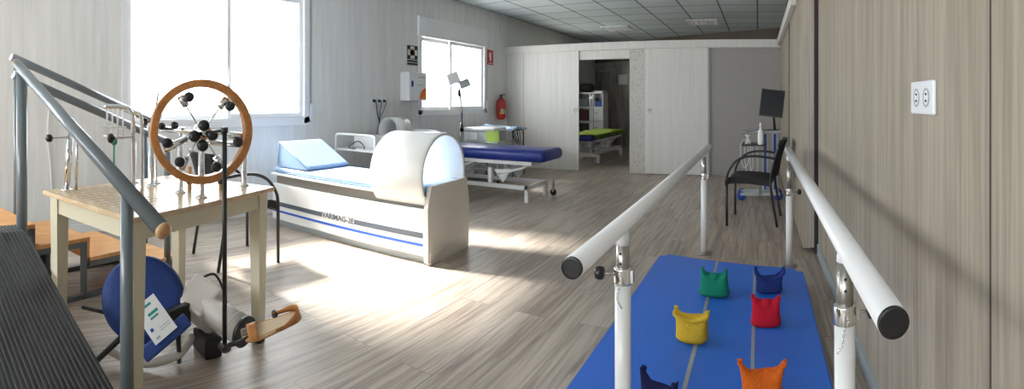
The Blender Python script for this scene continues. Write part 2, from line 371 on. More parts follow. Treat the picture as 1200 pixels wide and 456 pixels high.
def window(name, w, ydiv, box, sill):
    y0, y1, z0, z1 = w; x = XL - .05; e = sempty(name, (x, (y0 + y1) / 2, z0))
    s = S(); t = .065
    s.b2(x - .07, x + .07, y0, y0 + t, z0, z1); s.b2(x - .07, x + .07, y1 - t, y1, z0, z1)
    s.b2(x - .07, x + .07, y0, y1, z0, z0 + t); s.b2(x - .07, x + .07, y0, y1, z1 - t, z1)
    s.go('window_frame', 'pvc', e)
    zt = box if box else z1 - t
    for i, (a, b, xo) in enumerate([(y0 + t, ydiv + .025, -.02), (ydiv - .025, y1 - t, .02)]):
        q = S(); u = .05; X = x + xo
        q.b2(X - .018, X + .018, a, a + u, z0 + t, zt, .004); q.b2(X - .018, X + .018, b - u, b, z0 + t, zt, .004)
        q.b2(X - .018, X + .018, a + u, b - u, z0 + t, z0 + t + u, .004); q.b2(X - .018, X + .018, a + u, b - u, zt - u, zt, .004)
        so_ = q.go('sash', 'pvc', e)
        S().b2(X - .003, X + .003, a + u, b - u, z0 + t + u, zt - u).go('pane', 'glass', so_)
        S().b2(X + .018, X + .03, (b if i == 0 else a + u) - .035, (b if i == 0 else a + u) - .015, z0 + .42, z0 + .58, .004).go('sash_handle', 'pvc', so_)
    if box:
        S().b2(XL - .2, XL + .035, y0 - .02, y1 + .02, box, z1 + .02, .008).go('shutter_box', 'pvc', e)
    S().b2(XL - .005, XL + .02, y0 - .03, y1 + .03, z0 - .025, z0 + .005, .005).go('window_sill', 'pvc', e)
    S().b2(XL + .001, XL + .006, y1 + .03, y1 + .05, z0 + .1, z1).go('shutter_strap', 'devg', e)
    S().b2(XL, XL + .02, y1 + .015, y1 + .065, z0 + .02, z0 + .22, .006).go('strap_winder', 'pvc', e)
    return e
window('window_1', W1, 2.45, 0, .96)
window('window_2', W2, 6.24, 2.13, 1.01)
window('fill_window_3', FILL3, -1.4, 2.13, 1.0)  # unseen window added behind the camera for fill light
window('fill_window_4', FILL4, 9.6, 0, 1.0)  # unseen window added to brighten the back room

# ---------------------------------------------------------------- sliding partition at y = 8
YP = 8.0
struct(S().b2(XL, .36, YP - .06, YP + .12, 2.07, 2.20, .003).go('trim_3', 'part'))             # header
struct(S().b2(XL, -4.08, YP, YP + .04, 0, 2.07).b2(-3.03, -2.136, YP + .005, YP + .07, 1.92, 2.07).go('wall_middle', 'part'))
S().b2(-4.10, -4.088, YP - .036, YP, .012, 2.07).go('gap_shade_strip', 'devg', None)['kind'] = 'structure'  # grey strip standing in for the shadow of the door gap
struct(S().b2(-2.135, -1.84, YP + .005, YP + .05, 0, 2.07).go('trim_4', 'lattice'))
d1 = struct(S().b2(-4.09, -3.03, YP - .035, YP - .002, .012, 2.07, .002).go('door_1', 'part')); 
d2 = struct(S().b2(-1.86, -.816, YP - .035, YP - .002, .012, 2.07, .002).go('door_2', 'part'))
for d_, x in ((d1, -3.09), (d2, -1.78)):
    S().lathe([(.0, 0), (.034, 0), (.036, .004), (.03, .008), (.024, .004), (0, .004)], (x, YP - .036, 1.05), frame_from((0, -1, 0))).go('door_handle', 'steel', d_)
d3 = struct(S().b2(-.816, .36, YP + .01, YP + .045, 0, 2.07).go('door_3', mat('darker_grey_panel', (.33, .315, .30), .5)))  # recessed panel in a darker grey than the doors
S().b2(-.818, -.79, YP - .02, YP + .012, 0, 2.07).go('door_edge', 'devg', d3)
# run of sliding panels stored along the right wall, with its header rail
s = S().b2(.35, .375, 5.66, 8.0, .012, 2.09).b2(.375, .40, 5.6, 8, .01, 2.09)
d4 = struct(s.go('door_4', 'oak'))
d5 = struct(S().b2(.353, .442, 3.94, 5.62, .03, H).go('door_5', 'oak'))
S().b2(.3525, .442, 3.935, 3.94, .03, H).go('edge_strip', 'oak_pale', d5)
struct(S().b2(.442, .469, 3.87, 8.0, 0, H).go('dark_gap_fill', 'darkin'))  # near-black box, its colour standing in for shade in the gap
S_ = S().b2(.30, .352, 4.6, 8.0, 2.10, 2.22, .003).go('trim_6', 'part'); struct(S_)
struct(S().b2(.345, .353, 5.62, 5.66, 0, 2.1).go('trim_7', 'seam'))

def ceiling_light(x, y, label):
    t = thing('ceiling_light', label, 'ceiling light', (x, y, H - .02), 0, None)
    S().b2(x - .30, x + .30, y - .30, y - .27, H - .02, H).b2(x - .30, x + .30, y + .27, y + .30, H - .02, H).b2(x - .30, x - .27, y - .27, y + .27, H - .02, H).b2(x + .27, x + .30, y - .27, y + .27, H - .02, H).go('frame', 'whitemetal', t)
    S().b2(x - .27, x + .27, y - .27, y + .27, H - .003, H - .0005).go('backing', 'frame', t)
    s = S()
    for i in range(1, 6): s.b2(x - .27 + i * .09 - .018, x - .27 + i * .09 + .018, y - .24, y + .24, H - .02, H - .004)
    for i in range(1, 4): s.b2(x - .27, x + .27, y - .27 + i * .135 - .003, y - .27 + i * .135 + .003, H - .018, H - .004)
    s.go('louvre', 'lens', t)
    for i in range(3): S().cyl((x - .18 + .18 * i, y - .26, H - .012), (x - .18 + .18 * i, y + .26, H - .012), .008).go('tube', 'paper', t)
ceiling_light(-2.98, 10.15, 'square louvred ceiling light nearer the windows, switched off')
ceiling_light(-1.09, 9.68, 'square louvred ceiling light nearer the right wall')

# ---------------------------------------------------------------- magnetotherapy bed
bx0, bx1, by0, by1 = -4.06, -2.25, 2.83, 3.42
t = thing('magnetic_therapy_bed', 'long white treatment bed with a big white ring tunnel and blue stripe', 'therapy bed', (-3.15, 3.12, 0))
S().b2(bx0 + .06, bx1 - .06, by0 + .05, by1 - .05, 0, .07).go('plinth', 'devg', t)
body = S().b2(bx0, bx1 - .03, by0, by1, .06, .405, .012).go('cabinet', 'white', t)
S().b2(bx0 + .03, bx1 - .03, by0 + .035, by1 - .035, .405, .485).go('recessed_band', 'brownband', t)
S().b2(bx0 - .02, bx1 - .03, by0 - .005, by1 + .005, .485, .505, .006).go('bed_frame', 'white', t)
S().b2(bx0, bx1 - .05, by0 + .012, by1 - .012, .505, .565, .028).go('mattress', 'blues', t)
poly = [(by0 - .01, .02), (by1 + .01, .02), (by1 + .012, .40), (by1 - .02, .575), (by0 + .04, .575), (by0 - .01, .42)]
s = S().prism(poly, .035, M4((bx1 - .035, 0, 0), Matrix(((0, 0, 1), (1, 0, 0), (0, 1, 0)))))
s.b2(bx1 - .035, bx1 + .004, by0 + .02, by1 - .01, .0, .09)
s.go('end_panel', 'offw', t)
s = S()
for (a, b) in ((bx0 + .02, -3.36), (-2.98, bx1 - .05)): s.b2(a, b, by0 - .0025, by0 + .001, .195, .235)
s.go('stripe', 'strD', t, 'slate grey stripe')
S().b2(bx0 + .02, bx1 - .05, by0 - .0025, by0 + .001, .135, .155).go('stripe', 'strB', t, 'thin blue stripe')
text_mesh('VARIMAG-2E', .066, .001, M4((-3.17, by0 - .002, .215), Matrix(((1, 0, 0), (0, 0, -1), (0, 1, 0)))), 'lettering', 'strD', t)
# ring tunnel
cz, cy, Ro, Ri, rx0, rx1 = .632, 3.12, .322, .30, -2.79, -2.29
s = S(); prof = [(Ro, rx0 + .012), (Ro + .004, rx0 + .03), (Ro + .004, rx1 - .03), (Ro, rx1 - .012), (Ro - .010, rx1), (Ri + .004, rx1), (Ri, rx1 - .012), (Ri, rx0 + .012), (Ri + .004, rx0), (Ro - .010, rx0), (Ro, rx0 + .012)]
vs = []; fs = []; n = len(prof); seg = 64
for k in range(seg):
    g = 2 * pi * k / seg
    for r, x in prof: vs.append((x, cy + r * cos(g), cz + r * sin(g)))
for k in range(seg):
    for i in range(n - 1): fs.append((k * n + i, k * n + i + 1, ((k + 1) % seg) * n + i + 1, ((k + 1) % seg) * n + i))
s.add(vs, fs, True); rg = s.go('ring_tunnel', 'white', t)
s = S(); s.tube([(rx1 + .001, cy + (Ro - .004) * cos(2 * pi * k / 64), cz + (Ro - .004) * sin(2 * pi * k / 64)) for k in range(64)], .003, 6, closed=True); s.go('edge_trim', 'devg', rg)
# wedge cushion
s = S(); x0, x1 = -4.0, -3.56; y0, y1 = by0 + .02, by1 - .02; zb = .567
prof = [(x0, zb), (x1 - .02, zb), (x1, zb + .012), (x1 - .02, zb + .035), (x0 + .05, zb + .24), (x0 + .015, zb + .245), (x0, zb + .225)]
bm = bmesh.new(); a = [bm.verts.new((x, y0, z)) for x, z in prof]; b = [bm.verts.new((x, y1, z)) for x, z in prof]
bm.faces.new(a); bm.faces.new(list(reversed(b)))
for i in range(len(prof)): bm.faces.new((a[i], b[i], b[(i + 1) % len(prof)], a[(i + 1) % len(prof)]))
bmesh.ops.recalc_face_normals(bm, faces=bm.faces); bmesh.ops.bevel(bm, geom=bm.edges[:], offset=.008, segments=2, affect='EDGES'); bm.verts.index_update()
s.add([q.co for q in bm.verts], [[q.index for q in f.verts] for f in bm.faces], False); bm.free()
w = thing('wedge_cushion', 'light blue vinyl wedge cushion at the head of the white bed', 'cushion', (-3.8, 3.12, zb))
s.go('cover', 'blues', w)
S().tube([(x1 - .01, y0 - .002, zb + .02), (x0 + .03, y0 - .002, zb + .243), (x0 + .0, y0 - .002, zb + .02)], .004, 6).go('piping', 'sheetb', w)

bed = bpy.data.objects['magnetic_therapy_bed']
piv = Vector((-2.25, 3.12, 0)); RB = Matrix.Translation(piv) @ Matrix.Rotation(R(4.5), 4, 'Z') @ Matrix.Translation(-piv)
for o in (bed, w):
    o.location = RB @ o.location; o.rotation_euler.z = R(4.5)

# ---------------------------------------------------------------- white trolley behind the bed
t = thing('equipment_trolley', 'small white tube frame trolley by the left wall behind the bed', 'trolley', (-4.05, 4.37, 0))
for y in (3.80, 4.94):
    S().tube(smoothpath([(-3.72, y, 0.05), (-3.72, y, .74), (-3.74, y, .805), (-3.80, y, .825), (-4.28, y, .825), (-4.34, y, .805), (-4.36, y, .74), (-4.36, y, .05)], 5), .015, 10).go('side_frame', 'whitemetal', t)
for z in (.64, .22):
    S().b2(-4.36, -3.72, 3.80, 4.94, z, z + .02, .004).go('shelf', 'whitemetal', t)
for x, y in ((-3.72, 3.80), (-4.36, 3.80), (-3.72, 4.94), (-4.36, 4.94)):
    S().cyl((x, y - .012, .028), (x, y + .012, .028), .028, seg=16).go('caster', 'blackp', t)
t = thing('magnet_generator', 'white rectangular therapy device lying on the small white trolley', 'device', (-4.1, 4.22, .66))
S().b2(-4.30, -3.95, 4.03, 4.42, .661, .79, .01).go('housing', 'whitemetal', t)
S().b2(-3.951, -3.947, 4.22, 4.38, .68, .76).go('display', 'devg', t)
S().b2(-4.28, -4.0, 4.028, 4.031, .69, .76).go('keypad', 'paper', t)
t = thing('small_ring_applicator', 'small white ring standing on the white trolley behind the bed ring', 'therapy ring', (-4.2, 4.65, .66))
s = S(); Rr = .165; cc = (.672 + Rr); vs = []; fs = []
for k in range(40):
    g = 2 * pi * k / 40
    for r, y in ((Rr, 4.52), (Rr, 4.80), (Rr - .012, 4.80), (Rr - .012, 4.52)): vs.append((-4.2 + r * cos(g), y, cc + r * sin(g)))
for k in range(40):
    for i in range(4): fs.append((k * 4 + i, k * 4 + (i + 1) % 4, ((k + 1) % 40) * 4 + (i + 1) % 4, ((k + 1) % 40) * 4 + i))
s.add(vs, fs, True); s.go('ring', 'whitemetal', t)
S().tube([(-4.2 + Rr * cos(2 * pi * k / 40), 4.52, cc + Rr * sin(2 * pi * k / 40)) for k in range(40)], .004, 6, closed=True).go('edge_trim', 'devg', t)
S().b2(-4.28, -4.12, 4.52, 4.80, .661, .675).go('foot', 'whitemetal', t)
o = S().tube(smoothpath([(-3.95, 3.86, .667), (-4.0, 3.90, .70), (-4.15, 3.95, .74), (-4.25, 3.90, .667), (-4.1, 3.86, .667)], 6), .006, 8).go('coiled_cable', 'blackp')
tag(o, 'short dark cable coiled on the end of the white trolley', 'cable')
t = thing('hand_probe', 'small white handpiece lying angled beside the small ring', 'probe', (-3.88, 4.84, .66))
S().tube([(-3.90, 4.80, .70), (-3.85, 4.90, .82)], [.02, .016], 10).go('grip', 'whitemetal', t)
S().b2(-3.96, -3.84, 4.74, 4.86, .661, .69, .006).go('cradle', 'devg', t)

# wall sockets
def socket(name, label, n, y, z, x, nx, hole, w=.071, h=.085):
    """double/triple outlet on a wall whose room side faces nx (+1 or -1)"""
    t = thing(name, label, 'power socket', (x, y, z))
    W_ = w * n + .014
    S().box((x + nx * .005, y, z), (.010, W_, h), None, .004).go('cover_plate', 'pvc', t)
    for i in range(n):
        yy = y + (i - (n - 1) / 2) * w
        o = S().lathe([(.024, 0), (.026, .003), (.022, .004), (.020, -.002), (0, -.003)], (x + nx * .010, yy, z), frame_from((nx, 0, 0))).go('outlet', hole, t)
        s = S()
        for dz in (-.009, .009): s.cyl((x + nx * .0095, yy + dz, z), (x + nx * .0125, yy + dz, z), .0028, seg=8)
        s.go('contact_hole', 'ink', o)
    return t
# right wall: twin socket of 0.2 x 0.1 m
t = thing('power_socket', 'white double power socket on the oak wall above the right bar', 'power socket', (XR, 1.345, 1.165))
S().box((XR - .006, 1.345, 1.211), (.012, .20, .096), None, .005).go('cover_plate', 'pvc', t)
for yy in (1.385, 1.300):
    o = S().lathe([(.025, -.002), (.027, .002), (.023, .003), (.021, -.001), (.0, -.001)], (XR - .012, yy, 1.211), frame_from((-1, 0, 0))).go('outlet', 'devg', t)
    s = S()
    for dz in (-.0095, .0095): s.cyl((XR - .0125, yy, 1.211 + dz), (XR - .0155, yy, 1.211 + dz), .0032, seg=8)
    s.go('contact_hole', 'ink', o)
t = socket('power_socket', 'white triple power socket on the left wall above the trolley', 3, 4.61, 1.21, XL, 1, 'pvc', .095, .095)
for i, (y, ye, lb) in enumerate(((4.515, 4.62, 'black plug and cable in the left outlet of the triple socket'), (4.61, 4.55, 'black plug and cable in the middle outlet of the triple socket'), (4.70, 4.50, 'thinner black plug and cable in the right outlet of the triple socket'))):
    c = thing('power_cable', lb, 'cable', (XL, y, .74), 0, 'cables plugged in the triple socket')
    S().tube([(XL + .012, y, 1.21), (XL + .045, y, 1.205)], [.02, .014], 12).go('plug', 'blackp', c)
    S().tube(smoothpath([(XL + .045, y, 1.205), (XL + .06, y, 1.17), (XL + .05, (y + ye) / 2, .98), (XL + .09, ye, .80), (-4.33, ye - .03, .765)], 6), (.006, .006, .004)[i], 8).go('cord', 'blackp', c)

# dispenser and signs on the left wall
t = thing('wall_dispenser', 'white box on the left wall with orange corner beside the second window', 'dispenser', (XL, 5.2, 1.21))
S().b2(XL, -4.29, 5.04, 5.41, 1.21, 1.60, .012).go('housing', 'pvc', t)
mY = Matrix(((0, 0, 1), (1, 0, 0), (0, 1, 0)))     # local x -> world y, local y -> world z
S().prism([(5.40, 1.235), (5.25, 1.235)] + [(5.40 - .15 * cos(g), 1.235 + .15 * sin(g)) for g in [k * pi / 16 for k in range(1, 8)]] + [(5.40, 1.385)], .003, M4((-4.291, 0, 0), mY)).go('corner_emblem', 'orange', t)
S().b2(-4.291, -4.287, 5.075, 5.12, 1.40, 1.48).go('button', 'bluei', t)
S().b2(-4.291, -4.2885, 5.22, 5.36, 1.525, 1.54).b2(-4.291, -4.2885, 5.20, 5.32, 1.42, 1.43).b2(-4.291, -4.2885, 5.24, 5.38, 1.24, 1.246).go('printed_line', 'devg', t)
t = thing('first_aid_sign', 'black sign with a white cross left of the second window', 'sign', (XL, 5.29, 1.70))
S().b2(XL, XL + .004, 5.175, 5.415, 1.70, 1.985).go('board', 'devg', t)
S().b2(XL + .003, XL + .005, 5.185, 5.405, 1.79, 1.98).go('black_field', 'ink', t)
S().b2(XL + .005, XL + .007, 5.25, 5.34, 1.80, 1.97).b2(XL + .005, XL + .007, 5.195, 5.395, 1.845, 1.925).go('cross', mat('cream_print', (.72, .68, .58), .6), t)
S().b2(XL + .003, XL + .006, 5.185, 5.405, 1.752, 1.775).b2(XL + .003, XL + .006, 5.185, 5.405, 1.712, 1.737).go('text_bar', 'ink', t)
t = thing('fire_extinguisher_sign', 'small red fire extinguisher sign right of the second window', 'sign', (XL, 7.4, 1.84))
S().b2(XL, XL + .004, 7.30, 7.50, 1.84, 2.10).go('board', 'redp', t)
s = S().b2(XL + .004, XL + .006, 7.375, 7.425, 1.91, 2.04).b2(XL + .004, XL + .006, 7.385, 7.44, 2.045, 2.055).b2(XL + .004, XL + .006, 7.355, 7.37, 1.97, 2.04).b2(XL + .004, XL + .006, 7.34, 7.46, 1.862, 1.872); s.go('pictogram', 'paper', t)

t = thing('fire_extinguisher', 'red fire extinguisher hung on the left wall near the corner', 'fire extinguisher', (-4.365, 7.62, .88))
px, py = -4.365, 7.62
S().lathe([(.05, .88), (.076, .90), (.08, .93), (.08, 1.18), (.070, 1.225), (.04, 1.255), (.022, 1.262), (.022, 1.29)], (px, py, 0)).go('cylinder', 'red', t)
S().cyl((px, py, 1.28), (px, py, 1.315), .02).box((px + .03, py, 1.325), (.12, .018, .014), Matrix.Rotation(R(-12), 3, 'Y')).box((px + .03, py, 1.30), (.10, .018, .010)).go('valve', 'blackp', t)
S().tube(smoothpath([(px, py - .02, 1.29), (px + .02, py - .07, 1.27), (px + .03, py - .085, 1.16), (px + .02, py - .083, 1.0)], 6), .011, 10).go('hose', 'blackp', t)
S().b2(px - .095, px - .07, py - .03, py + .03, 1.05, 1.15).go('bracket', 'steel', t)
S().grid(lambda u, v: Vector((px + .0812 * cos(-1.5 + 1.7 * u), py + .0812 * sin(-1.5 + 1.7 * u), .98 + .09 * v)), 10, 2).go('rating_label', 'yellow', t)

# ---------------------------------------------------------------- couches
def couch(t, L, Wd, pad_z0, pad_z1, padm, droop):
    """height-adjustable couch along local x, origin at centre on the floor"""
    m = XF[t.name]
    s = S(); s.box((0, 0, (pad_z0 + pad_z1) / 2), (L, Wd, pad_z1 - pad_z0), None, .062); xf(s, m).go('padding', padm, t)
    s = S()
    for y in (-.24, .24): s.b2(-L / 2 + .12, L / 2 - .18, y - .018, y + .018, pad_z0 - .04, pad_z0)
    for x in (-L / 2 + .12, -.1, L / 2 - .22): s.b2(x, x + .04, -.24, .24, pad_z0 - .04, pad_z0)
    xf(s, m).go('top_frame', 'whitemetal', t)
    s = S()
    for y in (-.26, .26): s.b2(-L / 2 + .3, L / 2 - .22, y - .022, y + .022, .15, .195)
    for x in (-L / 2 + .3, L / 2 - .26): s.b2(x, x + .04, -.26, .26, .15, .195)
    xf(s, m).go('base_frame', 'whitemetal', t)
    for x, y in ((L / 2 - .24, -.26), (L / 2 - .24, .26), (-L / 2 + .32, -.26), (-L / 2 + .32, .26)):
        w_ = xf(S().b2(x - .022, x + .022, y - .022, y + .022, .0, .195), m).go('leg', 'whitemetal', t)
    for y in (-.2, .2):
        xf(S().tube([(-.62, y, .19), (-.05, y, pad_z0 - .03)], .016, 8), m).go('lift_arm', 'whitemetal', t)
        xf(S().tube([(.28, y, .30), (.62, y, pad_z0 - .09), (L / 2 - .22, y, pad_z0 - .02)], .018, 8), m).go('lift_arm', 'whitemetal', t)
        xf(S().b2(.16, .21, y - .03, y + .03, .19, .38, .004), m).go('upright', 'whitemetal', t)
        xf(S().prism([(.24, .36), (.48, .38), (.36, .2)], .012, M4((0, y + .006, 0), Matrix(((1, 0, 0), (0, 0, -1), (0, 1, 0))))), m).go('gusset', 'whitemetal', t)
    for x, y in ((L / 2 - .14, .29), (-L / 2 + .25, .29)):
        c = xf(S().lathe([(.0, -.012), (.04, -.012), (.043, 0), (.04, .012), (0, .012)], (x, y, .043), frame_from((0, 1, 0))), m).go('caster', 'blackp', t)
        xf(S().b2(x - .012, x + .012, y - .02, y + .02, .05, .17).cyl((x, y, .16), (x, y, .22), .012), m).go('caster_fork', 'steel', c)
t = thing('treatment_couch', 'blue padded treatment couch on a white metal lifting frame', 'treatment couch', (-3.37, 5.5, 0))
couch(t, 1.92, .60, .48, .625, 'navyv', 0)

# arm lamp and equipment behind the couch
t = thing('infrared_lamp', 'tall lamp on a thin steel stand in front of the second window', 'lamp', (-4.12, 6.0, 0))
S().lathe([(.16, 0), (.16, .02), (.03, .04), (.02, .06)], (-4.12, 6.0, 0)).go('base', 'blackp', t)
S().cyl((-4.12, 6.0, .04), (-4.12, 6.0, .86), .014).go('stand', 'steel', t)
S().tube([(-4.08, 6.0, .80), (-4.09, 5.97, 1.10), (-4.10, 5.93, 1.40)], .019, 10).go('arm', 'chrome', t)
S().cyl((-4.10, 5.93, 1.28), (-4.10, 5.93, 1.37), .022).cyl((-4.10, 6.0, .76), (-4.10, 6.0, .90), .026).go('joint', 'blackp', t)
vd = Vector((.56, -.83, 0)).normalized(); vr = Vector((.83, .56, 0)).normalized(); a_ = R(22)
lx = vr * cos(a_) + Vector((0, 0, 1)) * sin(a_); lz = Vector((0, 0, 1)) * cos(a_) - vr * sin(a_); rot = Matrix((lx, lx.cross(lz) * -1, lz)).transposed()
hc = Vector((-3.985, 5.905, 1.45))
hd = S().box(hc, (.155, .11, .10), rot, .012).go('lamp_head', 'devg', t)
S().box(hc + rot @ Vector((-.015, 0, .055)), (.17, .13, .014), rot, .003).go('rim', 'steel', hd)
S().box(hc + rot @ Vector((-.12, -.01, .14)), (.17, .02, .16), rot, .006).go('reflector_shield', 'whitemetal', t)
S().tube([(-4.10, 5.93, 1.39), hc], .012, 8).go('neck', 'chrome', t)

t = thing('instrument_cart', 'grey cart with shelves standing behind the blue couch', 'cart', (-3.95, 6.4, 0))
s = S()
for x in (-4.25, -3.62):
    for y in (6.22, 6.6): s.b2(x - .015, x + .015, y - .015, y + .015, .05, .60)
s.go('upright', 'devg', t)
for z in (.18, .585): S().b2(-4.26, -3.61, 6.2, 6.62, z, z + .02, .003).go('shelf', 'devg', t)
for x in (-4.25, -3.62):
    for y in (6.22, 6.6): S().cyl((x - .012, y, .026), (x + .012, y, .026), .026, seg=14).go('caster', 'blackp', t)
t = thing('therapy_unit', 'white and grey electrotherapy unit on the cart behind the blue couch', 'device', (-3.98, 6.4, .605))
S().b2(-4.24, -3.70, 6.25, 6.6, .606, .76, .01).go('housing', 'devg', t)
S().b2(-4.25, -3.69, 6.24, 6.61, .76, .81, .012).go('lid', 'whitemetal', t)
S().b2(-4.22, -4.0, 6.2485, 6.2515, .63, .73).go('front_panel', 'paper', t)
o = S().prism([(-3.80, .605), (-3.585, .62), (-3.60, .775), (-3.82, .76)], .006, M4((0, 6.215, 0), Matrix(((1, 0, 0), (0, 0, -1), (0, 1, 0))))).go('green_card', 'limep')
tag(o, 'lime green card leaning on the electrotherapy unit', 'card')
t = thing('side_stand', 'thin black metal stand carrying pale blue cloths near the partition', 'stand', (-3.95, 7.05, 0))
for x in (-4.2, -3.72):
    S().tube([(x, 6.85, 0), (x, 6.87, .74), (x, 7.23, .74), (x, 7.25, 0)], .01, 8).go('leg_frame', 'blackm', t)
for z in (.35, .745): S().b2(-4.2, -3.72, 6.86, 7.24, z, z + .012).go('shelf', 'blackm', t)
t = thing('folded_cloth', 'pale blue cloths draped over the thin black stand', 'cloth', (-3.95, 7.05, .757))
def clothf(u, v): return Vector((-4.30 + .62 * u + .02 * sin(9 * v), 6.80 + .46 * v, .80 + .035 * sin(7 * u + 3 * v) * sin(3.1 * v + .3) - .03 * u))
s = S().grid(clothf, 18, 14); s.grid(lambda u, v: clothf(u, v) - Vector((0, 0, .03)), 18, 14)
n = 18 * 14
for k in range(17): s.f += [(k, k + 1, n + k + 1, n + k), (n - 18 + k, n - 18 + k + 1, 2 * n - 18 + k + 1, 2 * n - 18 + k)]; s.sm += [False, False]
for k in range(13): s.f += [(k * 18, (k + 1) * 18, n + (k + 1) * 18, n + k * 18), (k * 18 + 17, (k + 1) * 18 + 17, n + (k + 1) * 18 + 17, n + k * 18 + 17)]; s.sm += [False, False]
s.go('fold', 'sheetb', t)
for i, (x, d_) in enumerate(((-3.72, .0), (-3.68, .05), (-3.63, .09))):
    o = S().tube(smoothpath([(x - .05, 6.9, .80), (x, 6.84, .72), (x + .06, 6.83, .60 - d_), (x + .10, 6.84, .55), (x + .09, 6.86, .70), (x + .03, 6.9, .79)], 6), .006, 8).go('electrode_lead', 'blackp')
    tag(o, ('left', 'middle', 'right')[i] + ' black lead hanging in a loop off the cloth stand', 'cable', 'leads hanging off the cloth stand')

# ---------------------------------------------------------------- back room
t = thing('treatment_couch', 'couch under a lime green towel in the back room', 'treatment couch', (-3.40, 10.0, 0), pi / 2)
couch(t, 2.3, .60, .44, .54, 'navyv', 0)
for y in (9.05, 10.6):
    S().b2(-3.75, -3.0, y - .03, y + .03, .12, .17, .01).b2(-3.06, -3.0, y - .03, y + .03, 0, .15, .01).b2(-3.75, -3.69, y - .03, y + .03, 0, .15, .01).go('foot_bar', 'whitemetal', t)
def towel(u, v):
    a = (u - .5) * 2; x = -3.40 + .325 * max(-1, min(1, a * 1.25)); z = .548 + .012 * sin(23 * v) * cos(9 * u) - (max(0, abs(a) - .8) / .2) * .07
    return Vector((x, 8.95 + 2.05 * v, z))
s = S().grid(towel, 30, 40); s.grid(lambda u, v: towel(u, v) + Vector((0, 0, .014)), 30, 40)
o = s.go('towel', 'lime'); tag(o, 'lime green towel spread over the back room couch', 'towel')
t = thing('cube_shelf', 'white open cube shelf in the back room', 'shelf', (-4.0, 11.5, 0))
x0, x1, y0, y1 = -4.36, -3.67, 11.3, 11.68
s = S()
for x in (x0, (x0 + x1) / 2 - .01, x1 - .03): s.b2(x, x + .03, y0, y1, 0, 1.42)
for k in range(5): s.b2(x0, x1, y0, y1, k * .3475, k * .3475 + .03)
s.b2(x0, x1, y1 - .01, y1, 0, 1.42)
s.go('carcass', 'whitemetal', t)
for k, z in enumerate((.38, .73)):
    d_ = S().b2((x0 + x1) / 2 + .025, x1 - .035, y0 + .005, y1 - .03, z, z + .31, .004).go('drawer', 'paper', t)
    S().b2((x0 + x1) / 2 + .13, x1 - .14, y0 - .01, y0 + .006, z + .18, z + .2).go('knob', 'steel', d_)
for nm, xa, xb, z, h, m, lb, ct in (('storage_box', x0 + .04, x0 + .31, .73, .27, 'darkred', 'dark red box in the left column of the cube shelf', 'box'), ('storage_box', x0 + .04, x0 + .31, .38, .27, 'ink', 'black box below the dark red one in the cube shelf', 'box'),
    ('basket', x0 + .05, x0 + .30, 1.075, .2, 'frame', 'grey basket in the top left cell of the cube shelf', 'basket'), ('storage_box', (x0 + x1) / 2 + .16, x1 - .04, 1.075, .13, 'bluei', 'navy box in the top right cell of the cube shelf', 'box')):
    t = thing(nm, lb, ct, ((xa + xb) / 2, y0 + .15, z)); S().b2(xa, xb, y0 + .01, y0 + .3, z, z + h, .006).go('body', m, t); S().b2(xa - .004, xb + .004, y0 + .004, y0 + .304, z + h - .03, z + h + .004).go('lid', m, t)
for k in range(4):
    o = S().b2((x0 + x1) / 2 + .035 + k * .028, (x0 + x1) / 2 + .058 + k * .028, y0 + .02, y0 + .25, 1.073, 1.073 + .19 + .02 * (k % 2)).go('binder', ('devg', 'paper', 'devg', 'frame')[k])
    tag(o, ('leftmost grey binder', 'white binder', 'grey binder right of the white one', 'dark grey binder')[k] + ' in the top right cell of the shelf', 'binder', 'binders in the cube shelf')
o = S().ball((-4.16, 11.48, 1.536), (.20, .14, .115), None, 20, .7).go('bag', 'ink'); tag(o, 'black bag on top of the cube shelf', 'bag')
t = thing('document_tray', 'grey tray of papers on top of the cube shelf', 'tray', (-3.80, 11.46, 1.42))
S().b2(-3.94, -3.68, 11.32, 11.6, 1.42, 1.428).b2(-3.94, -3.93, 11.32, 11.6, 1.42, 1.47).b2(-3.69, -3.68, 11.32, 11.6, 1.42, 1.47).go('tray', 'devg', t); S().b2(-3.92, -3.7, 11.34, 11.58, 1.43, 1.46).go('paper_stack', 'paper', t)
t = thing('desk_lamp', 'small white lamp shade beside the cube shelf in the back room', 'lamp', (-3.75, 10.9, 0))
S().lathe([(.09, 0), (.09, .015), (.012, .03)], (-3.80, 10.95, 0)).cyl((-3.80, 10.95, .02), (-3.80, 10.95, 1.25), .01).go('stand', 'steel', t)
S().lathe([(.03, .07), (.07, -.03), (.075, -.04)], (-3.80, 10.93, 1.30), Matrix.Rotation(R(25), 3, 'Y')).go('shade', 'whitemetal', t)
# things on the oblique far wall
wd = (B - A).normalized(); wn = Vector((wd.y, -wd.x, 0)); mw = Matrix((wd, Vector((0, 0, 1)), wn)).transposed()
def onwall(x, z): k = (x - A.x) / wd.x; p = A + wd * k; return Vector((p.x, p.y, z))
o = S().box(onwall(-3.52, 1.78) + wn * .01, (.30, .26, .004), mw).go('notice_sheet', 'paper'); tag(o, 'pale paper sheet pinned on the dark back room wall', 'notice')
o = S().box(onwall(-4.0, 2.04) + wn * .028, (.62, .05, .05), mw, .006).go('wall_light', 'devg'); tag(o, 'slim horizontal strip lamp on the dark back room wall', 'wall light')

